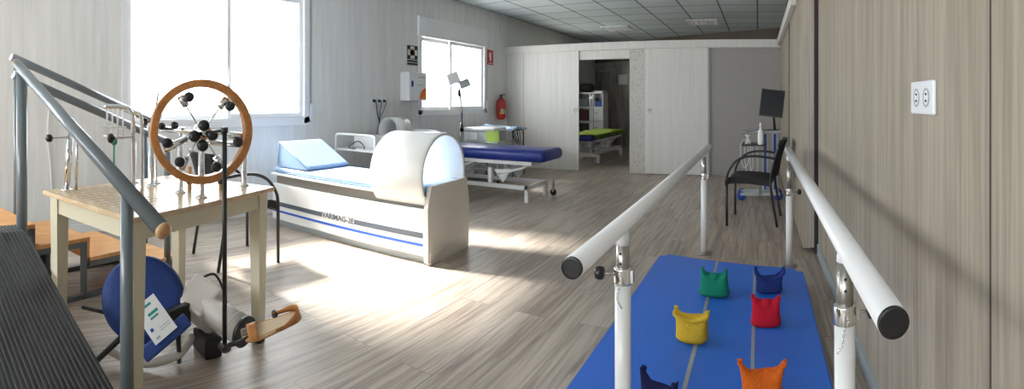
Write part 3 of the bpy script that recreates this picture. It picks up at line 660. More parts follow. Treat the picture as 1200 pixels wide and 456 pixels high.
# ---------------------------------------------------------------- chairs
def make_chair(label, loc, rz):
    t = thing('armchair', label, 'chair', loc, rz, 'black armchairs'); m = XF[t.name]
    def seatf(u, v, o=0):
        x = -.20 + .44 * u; y = (v - .5) * .44
        return Vector((x, y, .445 + .02 * u - .018 * (1 - (2 * v - 1) ** 2) * .6 + .012 * sin(pi * u) - (max(0, u - .85) / .15) ** 2 * .03 - o))
    s = S().grid(lambda u, v: seatf(u, v), 14, 12); s.grid(lambda u, v: seatf(u, v, .062), 14, 12); close(s, 14, 12)
    xf(s, m).go('seat', 'fabric', t)
    def backf(u, v, o=0):
        z = .47 + .36 * u; y = (v - .5) * .43; return Vector((-.205 - .09 * u - .035 * (1 - (2 * v - 1) ** 2) + .01 * sin(pi * u) - o, y, z))
    s = S().grid(lambda u, v: backf(u, v), 12, 14); s.grid(lambda u, v: backf(u, v, .028), 12, 14); close(s, 12, 14)
    xf(s, m).go('backrest', 'fabric', t)
    for y in (-.245, .245):
        xf(S().tube([(.215, y, 0), (.215, y, .43)], .0125, 10), m).go('leg', 'blackm', t)
        xf(S().tube(smoothpath([(-.27, y * .96, 0), (-.21, y * .96, .40), (-.235, y * .94, .60), (-.29, y * .9, .78)], 6), .0125, 10), m).go('leg', 'blackm', t)
        xf(S().tube(smoothpath([(.215, y, .43), (.20, y, .52), (.13, y, .62), (.03, y, .668), (-.10, y, .675), (-.245, y * .95, .655)], 6), .015, 10, flat=.8), m).go('armrest', 'blackp', t)
    xf(S().cyl((.16, -.245, .415), (.16, .245, .415), .011).cyl((-.19, -.235, .41), (-.19, .235, .41), .011), m).go('seat_rail', 'blackm', t)
    return t
def close(s, nu, nv):
    n = nu * nv; b = len(s.v) - 2 * n
    for k in range(nu - 1):
        s.f += [(b + k, b + k + 1, b + n + k + 1, b + n + k), (b + n - nu + k, b + n - nu + k + 1, b + 2 * n - nu + k + 1, b + 2 * n - nu + k)]; s.sm += [False, False]
    for k in range(nv - 1):
        s.f += [(b + k * nu, b + (k + 1) * nu, b + n + (k + 1) * nu, b + n + k * nu), (b + k * nu + nu - 1, b + (k + 1) * nu + nu - 1, b + n + (k + 1) * nu + nu - 1, b + n + k * nu + nu - 1)]; s.sm += [False, False]
ch = make_chair('black armchair with curved arms against the right wall panels', (-.065, 4.99, 0), pi - .12)
dup(ch, (-3.30, 1.88, 0), pi / 2 - .05, 'black armchair under the big window behind the wooden table')

# ---------------------------------------------------------------- monitor trolley near the right wall
t = thing('computer_trolley', 'grey mobile stand with blue striped column behind the black armchair', 'trolley', (.05, 6.1, 0))
for x in (.08, .20): S().b2(x - .035, x + .035, 6.08, 6.14, .10, .82).go('column', 'devg', t)
for x in (.08, .20): S().b2(x - .016, x + .016, 6.076, 6.08, .12, .80).go('blue_strip', mat('column_blue', (.05, .07, .30), .4) if x < .1 else 'bluei', t)
S().b2(-.22, .26, 5.98, 6.02, .06, .10, .006).b2(-.22, .26, 6.2, 6.24, .06, .10, .006).b2(.0, .04, 5.98, 6.24, .06, .1, .006).go('base', 'devg', t)
for x in (-.21, .24):
    for y in (6.0, 6.22): S().lathe([(0, -.018), (.05, -.018), (.055, 0), (.05, .018), (0, .018)], (x, y, .055), frame_from((0, 1, 0))).go('caster', 'bluei', t)
S().b2(-.19, .27, 5.92, 6.25, .825, .845, .004).go('top_shelf', 'devg', t)
S().b2(-.20, .07, 5.82, 6.2, .675, .69, .004).go('side_tray', 'blackp', t)
S().tube(smoothpath([(-.20, 5.93, .80), (-.15, 5.9, .83), (-.02, 5.88, .86), (.10, 5.9, .86)], 6), .006, 8).go('cable_rail', 'frame', t)
m_ = thing('monitor', 'dark flat monitor tilted on top of the mobile stand', 'monitor', (.16, 6.1, .845), R(-8))
rot = Matrix.Rotation(R(-6), 3, 'Z') @ Matrix.Rotation(R(6), 3, 'Y') @ Matrix.Rotation(R(-8), 3, 'X')
S().box((.165, 6.06, 1.18), (.29, .03, .335), rot, .006).go('housing', 'blackp', m_)
S().box(Vector((.165, 6.06, 1.18)) + rot @ Vector((0, -.016, 0)), (.265, .003, .305), rot).go('screen', 'screen', m_)
S().tube([(.17, 6.10, 1.12), (.19, 6.12, .98), (.20, 6.1, .85)], .016, 8).b2(.10, .25, 6.02, 6.18, .845, .855, .003).go('stand', 'blackp', m_)
b_ = thing('spray_bottle', 'white bottle on the mobile stand below the monitor', 'bottle', (.03, 5.86, .69))
S().lathe([(.034, .69), (.036, .70), (.036, .80), (.03, .85), (.014, .875), (.012, .90)], (.025, 5.87, 0)).go('body', 'white', b_)
S().lathe([(.015, .90), (.015, .93), (.008, .95)], (.025, 5.87, 0)).go('nozzle', 'white', b_)
p_ = thing('ultrasound_probe', 'white probe with hanging cords on the side tray of the mobile stand', 'probe', (-.14, 5.95, .69))
S().lathe([(.022, .69), (.026, .73), (.012, .77), (.034, .79), (.034, .80)], (-.13, 5.96, 0)).go('probe_head', 'white', p_)
for k, (xa, dz) in enumerate(((-.21, .28), (-.16, .36), (-.10, .42))):
    S().tube(smoothpath([(-.13, 5.95, .76), (xa, 5.90, .70), (xa + .0, 5.89, .69 - dz * .6), (xa + .04, 5.89, .69 - dz), (xa + .09, 5.89, .69 - dz * .7), (xa + .08, 5.91, .68)], 6), .004, 6).go('cord', 'white', p_)

# ---------------------------------------------------------------- parallel bars, board, mat
t = thing('parallel_bars', 'pair of white parallel walking bars over the blue mat', 'parallel bars', (-.09, 2.6, 0))
BZ = .83
def handrail(x, y0, y1, rr=.0255):
    h = S().tube([(x, y0 + .006, BZ), (x, y1, BZ)], rr, 28).go('handrail', 'bar', t)
    S().lathe([(0, .0), (rr - .0045, .0), (rr - .004, -.002), (rr - .001, -.001), (rr - .0005, .007)], (x, y0, BZ), frame_from((0, 1, 0)), 28, False).go('end_cap', 'blackp', h)
    S().lathe([(.0235, .0), (.0235, .007), (.02, .01), (0, .01)], (x, y1, BZ), frame_from((0, 1, 0))).go('end_cap', 'blackp', h)
handrail(-.405, 1.02, 4.03); handrail(.223, .795, 3.76, .028)
def bar_post(x, y, zc, knob, chain, pr=.0245):
    k_ = pr / .0245
    p = S().lathe([(pr, 0), (pr, zc - .045)], (x, y, 0), seg=28).go('post', 'bar', t)
    S().lathe([(.06, 0), (.06, .008), (.028, .012)], (x, y, 0)).go('foot_plate', 'steel', p)
    S().cyl((x, y, zc - .06), (x, y, BZ - .045), .0205 * k_).go('inner_tube', 'steel', p)
    S().lathe([(.0265 * k_, -.045), (.0275 * k_, -.04), (.0275 * k_, 0), (.0265 * k_, .004), (.0205 * k_, .004)], (x, y, zc)).b2(x + .02, x + .035 * k_, y - .010, y + .004, zc - .04, zc - .002, .002).go('collar', 'chrome', p)
    S().lathe([(.022, BZ - .062), (.022, BZ - .03), (.017, BZ - .02)], (x, y, 0)).go('saddle', 'bar', p)
    s = S()
    for z in (BZ - .085, BZ - .115 + .0): s.cyl((x - .002, y - .0185 * k_, z), (x - .002, y - .0215 * k_, z), .0038, seg=10)
    s.go('pin_hole', 'ink', p)
    if knob:
        kx = x + knob * .075
        S().tube([(x + knob * .025, y, zc - .02), (kx, y, zc - .02)], .004, 8).go('knob_screw', 'steel', p)
        S().lathe([(.006, -.016), (.019, -.012), (.021, 0), (.019, .01), (.008, .014), (0, .015)], (kx, y, zc - .02), frame_from((knob, 0, 0)), 18).go('knob', 'blackp', p)
    if chain:
        s = S(); pts = smoothpath([(x - .004, y - .029, zc - .012), (x + .004, y - .031, zc - .03), (x - .006, y - .028, zc - .055), (x - .010, y - .028, zc - .085), (x + (-.022 if x > 0 else .004), y - .027, zc - .11)], 4)
        for k, q in enumerate(pts[:-1]):
            c = (q + pts[k + 1]) / 2; dz = (pts[k + 1] - q).normalized(); sd_ = Vector((1, 0, 0)) if k % 2 else Vector((0, 1, 0))
            s.tube([c + dz * .0045 * cos(g) + sd_ * .0026 * sin(g) for g in [2 * pi * i / 8 for i in range(8)]], .001, 5, closed=True)
        s.go('chain', 'chrome', p)
bar_post(-.405, 1.44, .695, -1, True); bar_post(.223, 1.268, .670, 1, True, .0275)
bar_post(-.43, 3.88, .63, 0, False); bar_post(.223, 3.60, .56, 1, False)
S().prism([(-.5, 1.56), (.225, 1.56), (.225, 3.42), (-.5, 3.655)], .045, M4((0, 0, 0))).go('base_board', 'tread', t)

t = thing('exercise_mat', 'royal blue vinyl mat between the parallel bars', 'mat', (-.22, 2.5, .045))
pl = [(-.725, 1.50), (.285, 1.50), (.29, 3.24), (-.705, 3.525)]
bm = bmesh.new(); lo = [bm.verts.new((x, y, .0)) for x, y in pl]; hi = [bm.verts.new((x, y, .056)) for x, y in pl]
bm.faces.new(lo); bm.faces.new(hi)
for i in range(4): bm.faces.new((lo[i], lo[(i + 1) % 4], hi[(i + 1) % 4], hi[i]))
bmesh.ops.recalc_face_normals(bm, faces=bm.faces)
ve = [e for e in bm.edges if abs(e.verts[0].co.z - e.verts[1].co.z) > .01]; bmesh.ops.bevel(bm, geom=ve, offset=.05, segments=5, affect='EDGES')
te = [e for e in bm.edges if e.verts[0].co.z > .05 and e.verts[1].co.z > .05 and len(e.link_faces) == 2 and any(abs(f.normal.z) < .5 for f in e.link_faces)]
bmesh.ops.bevel(bm, geom=te, offset=.008, segments=3, affect='EDGES'); bm.verts.index_update()
s = S().add([q.co + Vector((0, 0, .046)) for q in bm.verts], [[q.index for q in f.verts] for f in bm.faces], False); bm.free()
s.go('cover', 'mblue', t)
S().b2(-.292, -.274, 1.75, 3.38, .1022, .1030).go('seam_tape', 'tape', t); S().b2(-.033, -.018, 1.9, 3.29, .1022, .1030).go('seam_tape', 'tape', t)

def bean_bag(x, y, rz, m, wb, wt, h, ear, dep, label, tw=0, flare=0.0, sag=0.0, fold=False):
    """stuffed cloth bag standing on the mat: bulging base, pinched top, two ear corners"""
    t = thing('bean_bag', label, 'bean bag', (x, y, .103), rz, 'coloured bean bags on the blue mat'); mt = XF[t.name]
    def f(u, v):
        g = 2 * pi * u; cx, sx = cos(g), sin(g)
        if v < .12:
            k = v / .12; a = wb / 2 * (.70 + .30 * sin(k * pi / 2)); b = dep / 2 * (.6 + .4 * sin(k * pi / 2)); z = h * .16 * (1 - cos(k * pi / 2)); tt = 0
        else:
            tt = (v - .12) / .88; a = (wb + (wt - wb) * tt ** .8) / 2 * (1 - .05 * sin(pi * tt)) + flare * tt ** 3
            b = dep / 2 * (1 - tt) ** .55 * (1 + .1 * sin(pi * tt)) + .007; z = h * (.16 + .84 * tt)
        e = abs(cx) ** .75 * (1 if cx > 0 else -1); se = abs(sx) ** .8 * (1 if sx > 0 else -1)
        X = a * e; Y = b * se
        ew = max(0, min(1, (abs(cx) - .50) / .48))
        z += ear * .62 * tt ** 3 * ew - (sag + .006) * tt ** 3 * (1 - abs(cx) ** 2)
        Y += (.007 * ew * tt ** 3) * (1 if sx > 0 else -1)
        Y += .006 * sin(5 * g + 3 * tt) * tt * (1 - abs(cx)) + .008 * tt * tt * sin(2.2 * X / wb * pi + 1)
        X += tw * tt * .02
        return Vector((X, Y, z))
    s = S().grid(f, 48, 26, cu=True); n0 = len(s.v)
    s.f.append(tuple(range(48))); s.sm.append(False); s.f.append(tuple(25 * 48 + k for k in range(48))[::-1]); s.sm.append(True)
    o = xf(s, mt).go('cloth_body', m, t)
    s = S().tube(smoothpath([f(k / 24 * .5 + .0, 1) + Vector((0, -.002, .001)) for k in range(25)], 1), .004, 6); xf(s, mt).go('seam', m, t)
    if fold == 'roll':
        s = S().tube(smoothpath([f(.5 - .06, .93) + Vector((0, -.004, 0)), f(.60, .92) + Vector((0, -.012, -.004)), f(.75, .90) + Vector((0, -.015, -.010)), f(.90, .92) + Vector((0, -.012, -.004)), f(.99, .95) + Vector((0, -.004, 0))], 5), .009, 10); xf(s, mt).go('rolled_edge', m, t)
    elif fold:
        s = S().ball((.0, -dep * .12, h * .80), (.030, .016, h * .26), Matrix.Rotation(R(-14), 3, 'X'), 14); xf(s, mt).go('centre_fold', m, t)
    for q in (-1, 1):
        c = f(0 if q > 0 else .5, 1); c.x *= .93; c.z -= .006; p0 = f(0 if q > 0 else .5, .75) * .90
        s = S().ball(c + Vector((-q * .001, 0, -.003)), (.009, .009, .014), Matrix.Rotation(-q * .5, 3, 'Y'), 14); xf(s, mt).go('ear', m, t)
    return t
bean_bag(-.25, 2.79, -.12, 'kgreen', .178, .150, .125, .045, .10, 'green bean bag standing left at the far end of the blue mat', fold=True)
bean_bag(.062, 2.86, .05, 'kblue', .150, .160, .105, .055, .10, 'dark blue bean bag with wide ears at the far end of the mat', 0, .006, .012, fold='roll')
bean_bag(.036, 2.43, -.05, 'kred', .150, .140, .125, .035, .095, 'red bean bag standing behind the orange one', fold=True)
bean_bag(-.305, 2.25, -.15, 'kyellow', .148, .160, .135, .02, .095, 'yellow bean bag in the middle of the mat left of the red one', 0, .004, .012, fold='roll')
bean_bag(.012, 1.80, .03, 'korange', .150, .150, .125, .05, .10, 'orange bean bag at the near end of the mat', 0, .012)
bean_bag(-.345, 1.70, -.5, 'knavy', .150, .150, .11, .05, .09, 'navy bean bag next to the left post, mostly cut off', 0, .008)

# ---------------------------------------------------------------- training stairs with ramp
t = thing('training_stairs', 'corner training stairs with orange treads, grey handrails and black ribbed ramp', 'training stairs', (-2.8, .4, 0))
sv = Vector((-.36, .933, 0)); wv = Vector((-.933, -.36, 0)); P0 = Vector((-2.81, .31, 0)); SW, TD = .50, .375
def q(a, b, z): p = P0 + sv * a + wv * b; return Vector((p.x, p.y, z))
ms = Matrix((sv, wv, Vector((0, 0, 1)))).transposed()
def sbox(s, a0, a1, b0, b1, z0, z1, bev=0):
    return s.box(q((a0 + a1) / 2, (b0 + b1) / 2, (z0 + z1) / 2), (abs(a1 - a0), abs(b1 - b0), abs(z1 - z0)), ms, bev)
for k, z in enumerate((.375, .25, .125)):
    sbox(S(), k * TD, (k + 1) * TD, 0, SW, z - .025, z, .003).go('tread', 'tread', t)
    sbox(S(), (k + 1) * TD - .02, (k + 1) * TD - .002, .004, SW - .004, z - .125 + .001, z - .026).go('riser', 'tread', t)
sbox(S(), -.78, 0, 0, .72, .475, .50, .003).go('platform', 'tread', t)
s = S()
for k, z in enumerate((.375, .25, .125)):
    for b in (.005, SW - .035):
        sbox(s, k * TD, (k + 1) * TD, b, b + .03, z - .06, z - .026)
        sbox(s, (k + 1) * TD - .05, (k + 1) * TD - .02, b, b + .03, 0, z - .03)
    if k == 0:
        for b in (.005, SW - .035): sbox(s, .0, .03, b, b + .03, 0, z)
for b in (.005, SW - .035): sbox(s, 0, 3 * TD, b, b + .03, 0, .03)
for a in (-.77, -.03):
    for b in (.003, .69): sbox(s, a, a + .03, b, b + .03, 0, .474)
sbox(s, -.77, -.74, .003, .72, .43, .474); sbox(s, -.03, 0, .003, .72, .43, .474); sbox(s, -.77, 0, .003, .03, .43, .474); sbox(s, -.77, 0, .003, .03, 0, .03)
s.go('frame', 'frame', t)
sbox(S(), .03, TD - .05, SW - .02, SW - .012, .03, .32).go('dark_hollow_sheet', 'darkin', t)  # near-black sheet standing in for the dark hollow under the steps
# ramp
G0 = Vector((-2.78, .20, 0)); rv = Vector((.965, .262, 0)); rn = Vector((.262, -.965, 0))
def rz_(tt): return max(.004, min(.505, .56 - .386 * tt))
def rp(tt, b, dz=0): p = G0 + rv * tt + rn * b; return Vector((p.x, p.y, rz_(tt) + dz))
ts = [0, .142, .45, .8, 1.2, 1.44]; NB = 34; RW = .70
s = S(); vs = []; fs = []
prof = []
for k in range(NB):
    b0 = RW * k / NB; w_ = RW / NB
    prof += [(b0, 0), (b0 + w_ * .2, .0035), (b0 + w_ * .66, .0035), (b0 + w_ * .8, 0)]
prof.append((RW, 0))
for tt in ts:
    for b, dz in prof: vs.append(rp(tt, b, dz))
n = len(prof)
for i in range(len(ts) - 1):
    for k in range(n - 1): fs.append((i * n + k, i * n + k + 1, (i + 1) * n + k + 1, (i + 1) * n + k))
b0 = len(vs)
for tt in ts:
    for b in (0, RW): p = rp(tt, b); vs.append(Vector((p.x, p.y, max(0, p.z - .03))))
for i in range(len(ts) - 1):
    a, c = b0 + 2 * i, b0 + 2 * i + 2
    fs += [(a, a + 1, c + 1, c), (a, c, (i + 1) * n, i * n), (a + 1, c + 1, (i + 1) * n + n - 1, i * n + n - 1)]
s.add(vs, fs, False); s.go('ramp', 'rubber', t)
# handrails
r1 = S().tube([rp(.009 - .0, 0) * 1 + Vector((0, 0, 1.41 - rz_(.009))), (-1.452, .557, .797)], .028, 24).go('handrail', 'rail', t)
dr = (Vector((-1.44, .56, .792)) - Vector((-2.771, .202, 1.41))).normalized()
S().lathe([(.028, 0), (.0285, .004), (.027, .012), (.02, .017), (0, .018)], Vector((-1.452, .557, .797)), frame_from(dr)).go('end_cap', 'cork', r1)
S().lathe([(.028, 0), (.0285, .004), (.027, .012), (.02, .017), (0, .018)], Vector((-2.771, .202, 1.41)), frame_from(-dr)).go('end_cap', 'cork', r1)
r2 = S().tube([(-2.76, .18, 1.35), (-3.206, 1.31, .90)], .025, 18).go('handrail', 'rail', t); S().ball((-3.206, 1.31, .90), .026).go('end_cap', 'cork', r2)
r3 = S().tube([(-3.31, .20, 1.50), (-3.75, 1.33, 1.056)], .027, 18).go('handrail', 'rail', t); S().ball((-3.75, 1.33, 1.056), .028).go('end_cap', 'cork', r3)
for (x, y, zt) in ((-1.655, .502, .885), (-3.19, 1.26, .915), (-3.73, 1.28, 1.07), (-3.32, .24, 1.48)):
    S().cyl((x, y, 0), (x, y, zt), .024).go('post', 'rail', t)
S().cyl((-2.73, .225, 0.0), (-2.73, .225, 1.38), .031).go('post', 'rail', t)

# white cord on the wall above the stairs
o = S().tube(smoothpath([(XL + .01, .62, 1.18), (XL + .03, .60, .9), (XL + .02, .63, .55), (XL + .02, .66, .1)], 6), .008, 8).go('hanging_cord', 'pvc'); tag(o, 'white cord running down the left wall behind the stairs', 'cord')

# ---------------------------------------------------------------- hand therapy table
TA = Vector((-1.74, .546, 0)); th = .3686; tu = Vector((-sin(th), cos(th), 0)); tv = Vector((-cos(th), -sin(th), 0)); TL, TW, TZ = .91, .69, .77
mt_ = Matrix((tu, tv, Vector((0, 0, 1)))).transposed()
def tp(a, b, z): p = TA + tu * a + tv * b; return Vector((p.x, p.y, z))
def tbox(s, a0, a1, b0, b1, z0, z1, bev=0): return s.box(tp((a0 + a1) / 2, (b0 + b1) / 2, (z0 + z1) / 2), (abs(a1 - a0), abs(b1 - b0), abs(z1 - z0)), mt_, bev)
c0 = tp(TL / 2, TW / 2, 0)
t = thing('wooden_table', 'birch topped table with cream legs beside the grey ramp rail', 'table', tuple(c0), 0)
top = tbox(S(), 0, TL, 0, TW, TZ - .022, TZ, .004).go('tabletop', 'birch', t)
s = S()
for i in range(8): tbox(s, .08 + i * .032, .083 + i * .032, .08, .62, TZ, TZ + .0006)
for i in range(12): tbox(s, .05, .33, .08 + i * .048, .083 + i * .048, TZ, TZ + .0006)
s.go('printed_grid', 'mark', top)
s = S()
tbox(s, .07, TL - .07, .035, .055, TZ - .10, TZ - .022); tbox(s, .07, TL - .07, TW - .055, TW - .035, TZ - .10, TZ - .022)
tbox(s, .035, .055, .07, TW - .07, TZ - .10, TZ - .022); tbox(s, TL - .055, TL - .035, .07, TW - .07, TZ - .10, TZ - .022)
s.go('apron', 'cream', t)
for a, b in ((.06, .06), (TL - .06, .06), (.06, TW - .06), (TL - .06, TW - .06)):
    s = S(); vs = []
    for z, h in ((.015, .023), (TZ - .022, .034)):
        for i, j in ((-1, -1), (1, -1), (1, 1), (-1, 1)): vs.append(tp(a + i * h, b + j * h, z))
    s.add(vs, [(3, 2, 1, 0), (4, 5, 6, 7), (0, 1, 5, 4), (1, 2, 6, 5), (2, 3, 7, 6), (3, 0, 4, 7)], False)
    lg = s.go('leg', 'cream', t); tbox(S(), a - .024, a + .024, b - .024, b + .024, 0, .015).go('foot_cap', 'blackp', lg)

def flange_post(s, x, y, h, r=.0145):
    s.lathe([(.027, TZ), (.027, TZ + .005), (r + .003, TZ + .008), (r, TZ + .02), (r, TZ + h)], (x, y, 0), seg=20)
def knob(s, p, d, r=.018): s.lathe([(.006, -.018), (.010, -.014), (r, -.008), (r * 1.05, 0), (r * .95, .010), (.010, .016), (0, .017)], p, frame_from(d), 16)
# exercise wheel
WC = Vector((-1.888, .902, 1.073)); ang = R(13)
wn_ = Vector((.903 * cos(ang) + .43 * sin(ang), -.43 * cos(ang) + .903 * sin(ang), 0)).normalized(); we = Vector((-wn_.y, wn_.x, 0)); wz = Vector((0, 0, 1))
t = thing('wheel_exerciser', 'wooden ring exercise wheel with chrome spokes mounted on the table', 'exercise wheel', (-1.95, .93, TZ))
def wpt(a, r, d=0): return WC + we * cos(a) * r + wz * sin(a) * r + wn_ * d
RO, RI, RD = .221, .188, .020
s = S(); vs = []; fs = []
pr_ = [(RO, -RD), (RO, RD - .003), (RO - .003, RD), (RI + .003, RD), (RI, RD - .003), (RI, -RD)]
for k in range(72):
    for r, d_ in pr_: vs.append(wpt(2 * pi * k / 72, r, d_))
for k in range(72):
    for i in range(6): fs.append((k * 6 + i, k * 6 + (i + 1) % 6, ((k + 1) % 72) * 6 + (i + 1) % 6, ((k + 1) % 72) * 6 + i))
rim = s.add(vs, fs, False).go('rim', 'rim', t)
S().lathe([(.0, -.10), (.018, -.10), (.018, -.02), (.035, -.018), (.035, .02), (.02, .022), (.02, .05), (0, .052)], WC, frame_from(wn_)).go('hub', 'chrome', t)
for adeg, R_, th_ in ((122, .178, .004), (52, .178, .004), (205, .175, .004), (240, .178, .0035), (300, .178, .004), (352, .178, .004)):
    a = R(adeg); sp = S().tube([wpt(a, .02, .005), wpt(a, R_, 0)], th_, 8).go('spoke', 'chrome', t)
    S().tube([wpt(a, .125 if adeg != 205 else .07, 0), wpt(a, .178, 0)], .016, 14).go('clamp', 'chrome', sp)
    s = S(); knob(s, wpt(a - .16, .158, .03), wn_ + we * .3, .021); s.go('knob', 'blackp', sp)
s = S()
for p, r in ((wpt(R(95), .028, .05), .023), (wpt(R(200), .045, .055), .024), (wpt(R(-20), .035, .055), .023), (wpt(R(262), .055, .05), .024)): knob(s, p, wn_, r)
s.go('hub_knob', 'blackp', t)
# shaft with supports
for k, (x, y, zt) in enumerate(((-2.145, .912, 1.07), (-1.999, .953, 1.03), (-2.183, 1.282, .98), (-2.372, .848, 1.07))):
    s = S(); flange_post(s, x, y, zt - TZ); s.go('support_post', 'chrome', t)
S().tube([(-2.38, .845, 1.06), (-2.145, .912, 1.065), WC - wn_ * .06], .015, 12).go('shaft', 'chrome', t)
S().tube([(-2.20, 1.28, .975), (-2.0, .955, 1.02)], .013, 12).go('cross_bar', 'chrome', t)
s = S(); knob(s, (-2.11, .87, 1.09), (.9, -.4, 0)); knob(s, (-2.25, .86, 1.08), (.9, -.4, .2)); knob(s, (-2.14, 1.24, 1.0), (.9, -.4, 0)); knob(s, (-2.33, .80, 1.10), (.9, -.4, 0)); s.go('clamp_knob', 'blackp', t)
S().tube([(-2.36, .85, 1.05), (-2.30, .86, 1.24)], .005, 8).go('lever', 'steel', t)

# hanging rod and sandal footplate
RX, RY = -1.702, .912
t = thing('sandal_pedal', 'tan wooden sandal footplate on a long black rod below the wheel', 'exercise pedal', (RX, RY, .24))
S().cyl((RX, RY, .235), (RX, RY, 1.09), .0095, seg=14).go('rod', 'blackm', t)
S().tube([(RX, RY, 1.088), WC + wn_ * .05 + we * .02], .007, 8).cyl((RX - .0, RY, 1.075), (RX, RY, 1.10), .014).go('hook_arm', 'blackm', t)
S().tube([(RX, RY, .245), (RX + .02, RY + .05, .255), (-1.655, 1.02, .285)], .009, 10).cyl((RX, RY, .225), (RX, RY, .262), .016).cyl((RX - .022, RY - .01, .242), (RX + .02, RY + .01, .242), .012).go('crank', 'blackm', t)
toe = Vector((-1.69, .985, .262)); heel = Vector((-1.575, 1.19, .345)); dl = (heel - toe); L_ = dl.length; dx = dl.normalized(); dyv = Vector((-.80, .45, .38)); dyv = (dyv - dx * dyv.dot(dx)).normalized(); dzv = dx.cross(dyv)
if dzv.z < 0: dyv = -dyv; dzv = -dzv
ms2 = Matrix((dx, dyv, dzv)).transposed()
sole = []
for k in range(40):
    g = 2 * pi * k / 40; u = (cos(g) + 1) / 2; w_ = .039 + .006 * cos(2 * pi * (u - .15)); sole.append((L_ * (.5 + .5 * cos(g)), sin(g) * w_ * (abs(sin(g)) ** -.25 if abs(sin(g)) > .01 else 1)))
S().prism(sole, .012, M4(toe, ms2), True).go('sole', 'cork', t)
S().prism([(L_ * .03 + x * .9, y * .80) for x, y in sole], .003, M4(toe + dzv * .0115, ms2), True).go('insole', mat('pale_tan_insole', (.74, .60, .42), .5), t)
s = S()
def heelcup(u, v):
    g = -pi * .52 + 2 * pi * .52 * u; return toe + ms2 @ Vector((L_ * .60 + cos(g) * L_ * .40, sin(g) * .043, .010 + v * (.045 * max(.3, cos(g)) ** .7)))
s.grid(heelcup, 20, 3); s.grid(lambda u, v: toe + ms2 @ (ms2.transposed() @ (heelcup(u, v) - toe) * 1.0 + Vector((-.004, 0, 0))), 20, 3); close(s, 20, 3); s.go('heel_cup', 'rim', t)
def strap(u, v):
    g = pi * v; return toe + ms2 @ Vector((L_ * (.12 + .16 * u), cos(g) * .040, .010 + sin(g) * .030))
s = S().grid(strap, 4, 14); s.grid(lambda u, v: strap(u, v) + dzv * .003, 4, 14); close(s, 4, 14); s.go('toe_strap', 'rim', t)
S().box(toe + ms2 @ Vector((L_ * .08, 0, .03)), (.03, .03, .01), ms2, .003).go('buckle', 'steel', t)
s = S(); knob(s, toe + ms2 @ Vector((L_ * .80, -.03, -.012)), (0, 0, -1), .012); knob(s, toe + ms2 @ Vector((L_ * .60, .047, .012)), dyv, .012); s.go('fixing_knob', 'blackp', t)

# wrist exerciser post, finger frame, pegs
t = thing('wrist_roller', 'slanted chrome post with black knob on the left end of the table', 'exerciser', (-2.362, .412, TZ))
s = S(); s.lathe([(.027, TZ), (.027, TZ + .005), (.017, TZ + .008)], (-2.362, .412, 0)); s.tube([(-2.362, .412, TZ), (-2.335, .425, 1.045)], .015, 16); s.tube([(-2.37, .46, TZ), (-2.345, .465, 1.05)], .008, 12); s.go('post', 'chrome', t)
S().tube([(-2.335, .425, 1.03), (-2.28, .325, 1.03)], .0035, 8).go('screw', 'steel', t)
s = S(); knob(s, (-2.275, .315, 1.03), (.4, -.9, 0)); s.go('knob', 'blackp', t)
t = thing('finger_exercise_frame', 'bent chrome tube frame with white bars between the rail and the wheel', 'exerciser', (-2.25, .72, TZ))
fx = Vector((-2.10, .665, 0)); fd = Vector((-.43, -.903, 0))      # toward the left of the picture
s = S(); s.lathe([(.027, TZ), (.027, TZ + .005), (.014, TZ + .008)], fx); s.tube(smoothpath([fx + Vector((0, 0, TZ)), fx + Vector((0, 0, 1.10)), fx + Vector((0, 0, 1.155)) + fd * .012, fx + Vector((0, 0, 1.175)) + fd * .04, fx + Vector((0, 0, 1.178)) + fd * .13], 6), .011, 14)
s.tube(smoothpath([fx - fd * .03 + Vector((-.03, .02, TZ)), fx - fd * .03 + Vector((-.03, .02, 1.10)), fx + Vector((-.03, .02, 1.15)), fx + Vector((-.03, .02, 1.165)) + fd * .05], 6), .009, 12); s.go('tube_frame', 'chrome', t)
s = S()
for k in range(4): p = fx + fd * (.045 + .024 * k); s.tube([p + Vector((0, 0, 1.17)), p + Vector((0, 0, 1.03))], .004, 8)
for z in (1.045, 1.085): s.tube([fx + fd * .03 + Vector((0, 0, z)), fx + fd * .135 + Vector((0, 0, z))], .004, 8)
s.tube([fx + Vector((0, 0, 1.045)), fx + fd * .04 + Vector((0, 0, 1.045))], .005, 8)
s.go('bar_grid', 'whitemetal', t)
s = S(); knob(s, fx + fd * .085 + Vector((.06, -.03, .985 + .055)), fd, .021); knob(s, fx - fd * .05 + Vector((.03, 0, 1.02)), (0, 0, 1), .014); knob(s, fx + fd * .11 + Vector((-.04, 0, 1.08)), (0, 0, 1), .018); s.go('knob', 'blackp', t)
S().tube([fx + Vector((.01, 0, 1.043)), fx + fd * .06 + Vector((.05, -.03, 1.04))], .0035, 8).go('screw', 'steel', t)
for k, (x, y, lb) in enumerate(((-2.50, .80, 'chrome peg post standing at the back edge of the table'), (-2.44, .90, 'second chrome peg post from the window at the table back'))):
    s = S(); flange_post(s, x, y, .21, .008); o = s.go('peg_post', 'chrome'); tag(o, lb, 'peg', 'peg posts at the back of the table')
pg = thing('wooden_peg', 'left wooden peg with black band at the back of the table', 'peg', (-2.20, .985, TZ), 0, 'wooden pegs')
S().lathe([(.011, TZ), (.011, TZ + .11), (.006, TZ + .115)], (-2.20, .985, 0), seg=14).go('shaft', 'cork', pg); S().lathe([(.012, TZ + .03), (.016, TZ + .032), (.016, TZ + .05), (.012, TZ + .052)], (-2.20, .985, 0), seg=14).go('band', 'blackp', pg)
dup(pg, (-2.17, 1.03, TZ), 0, 'right one of the two banded wooden pegs')
dup(pg, (-2.13, 1.12, TZ), 0, 'wooden peg standing near the right end of the table')
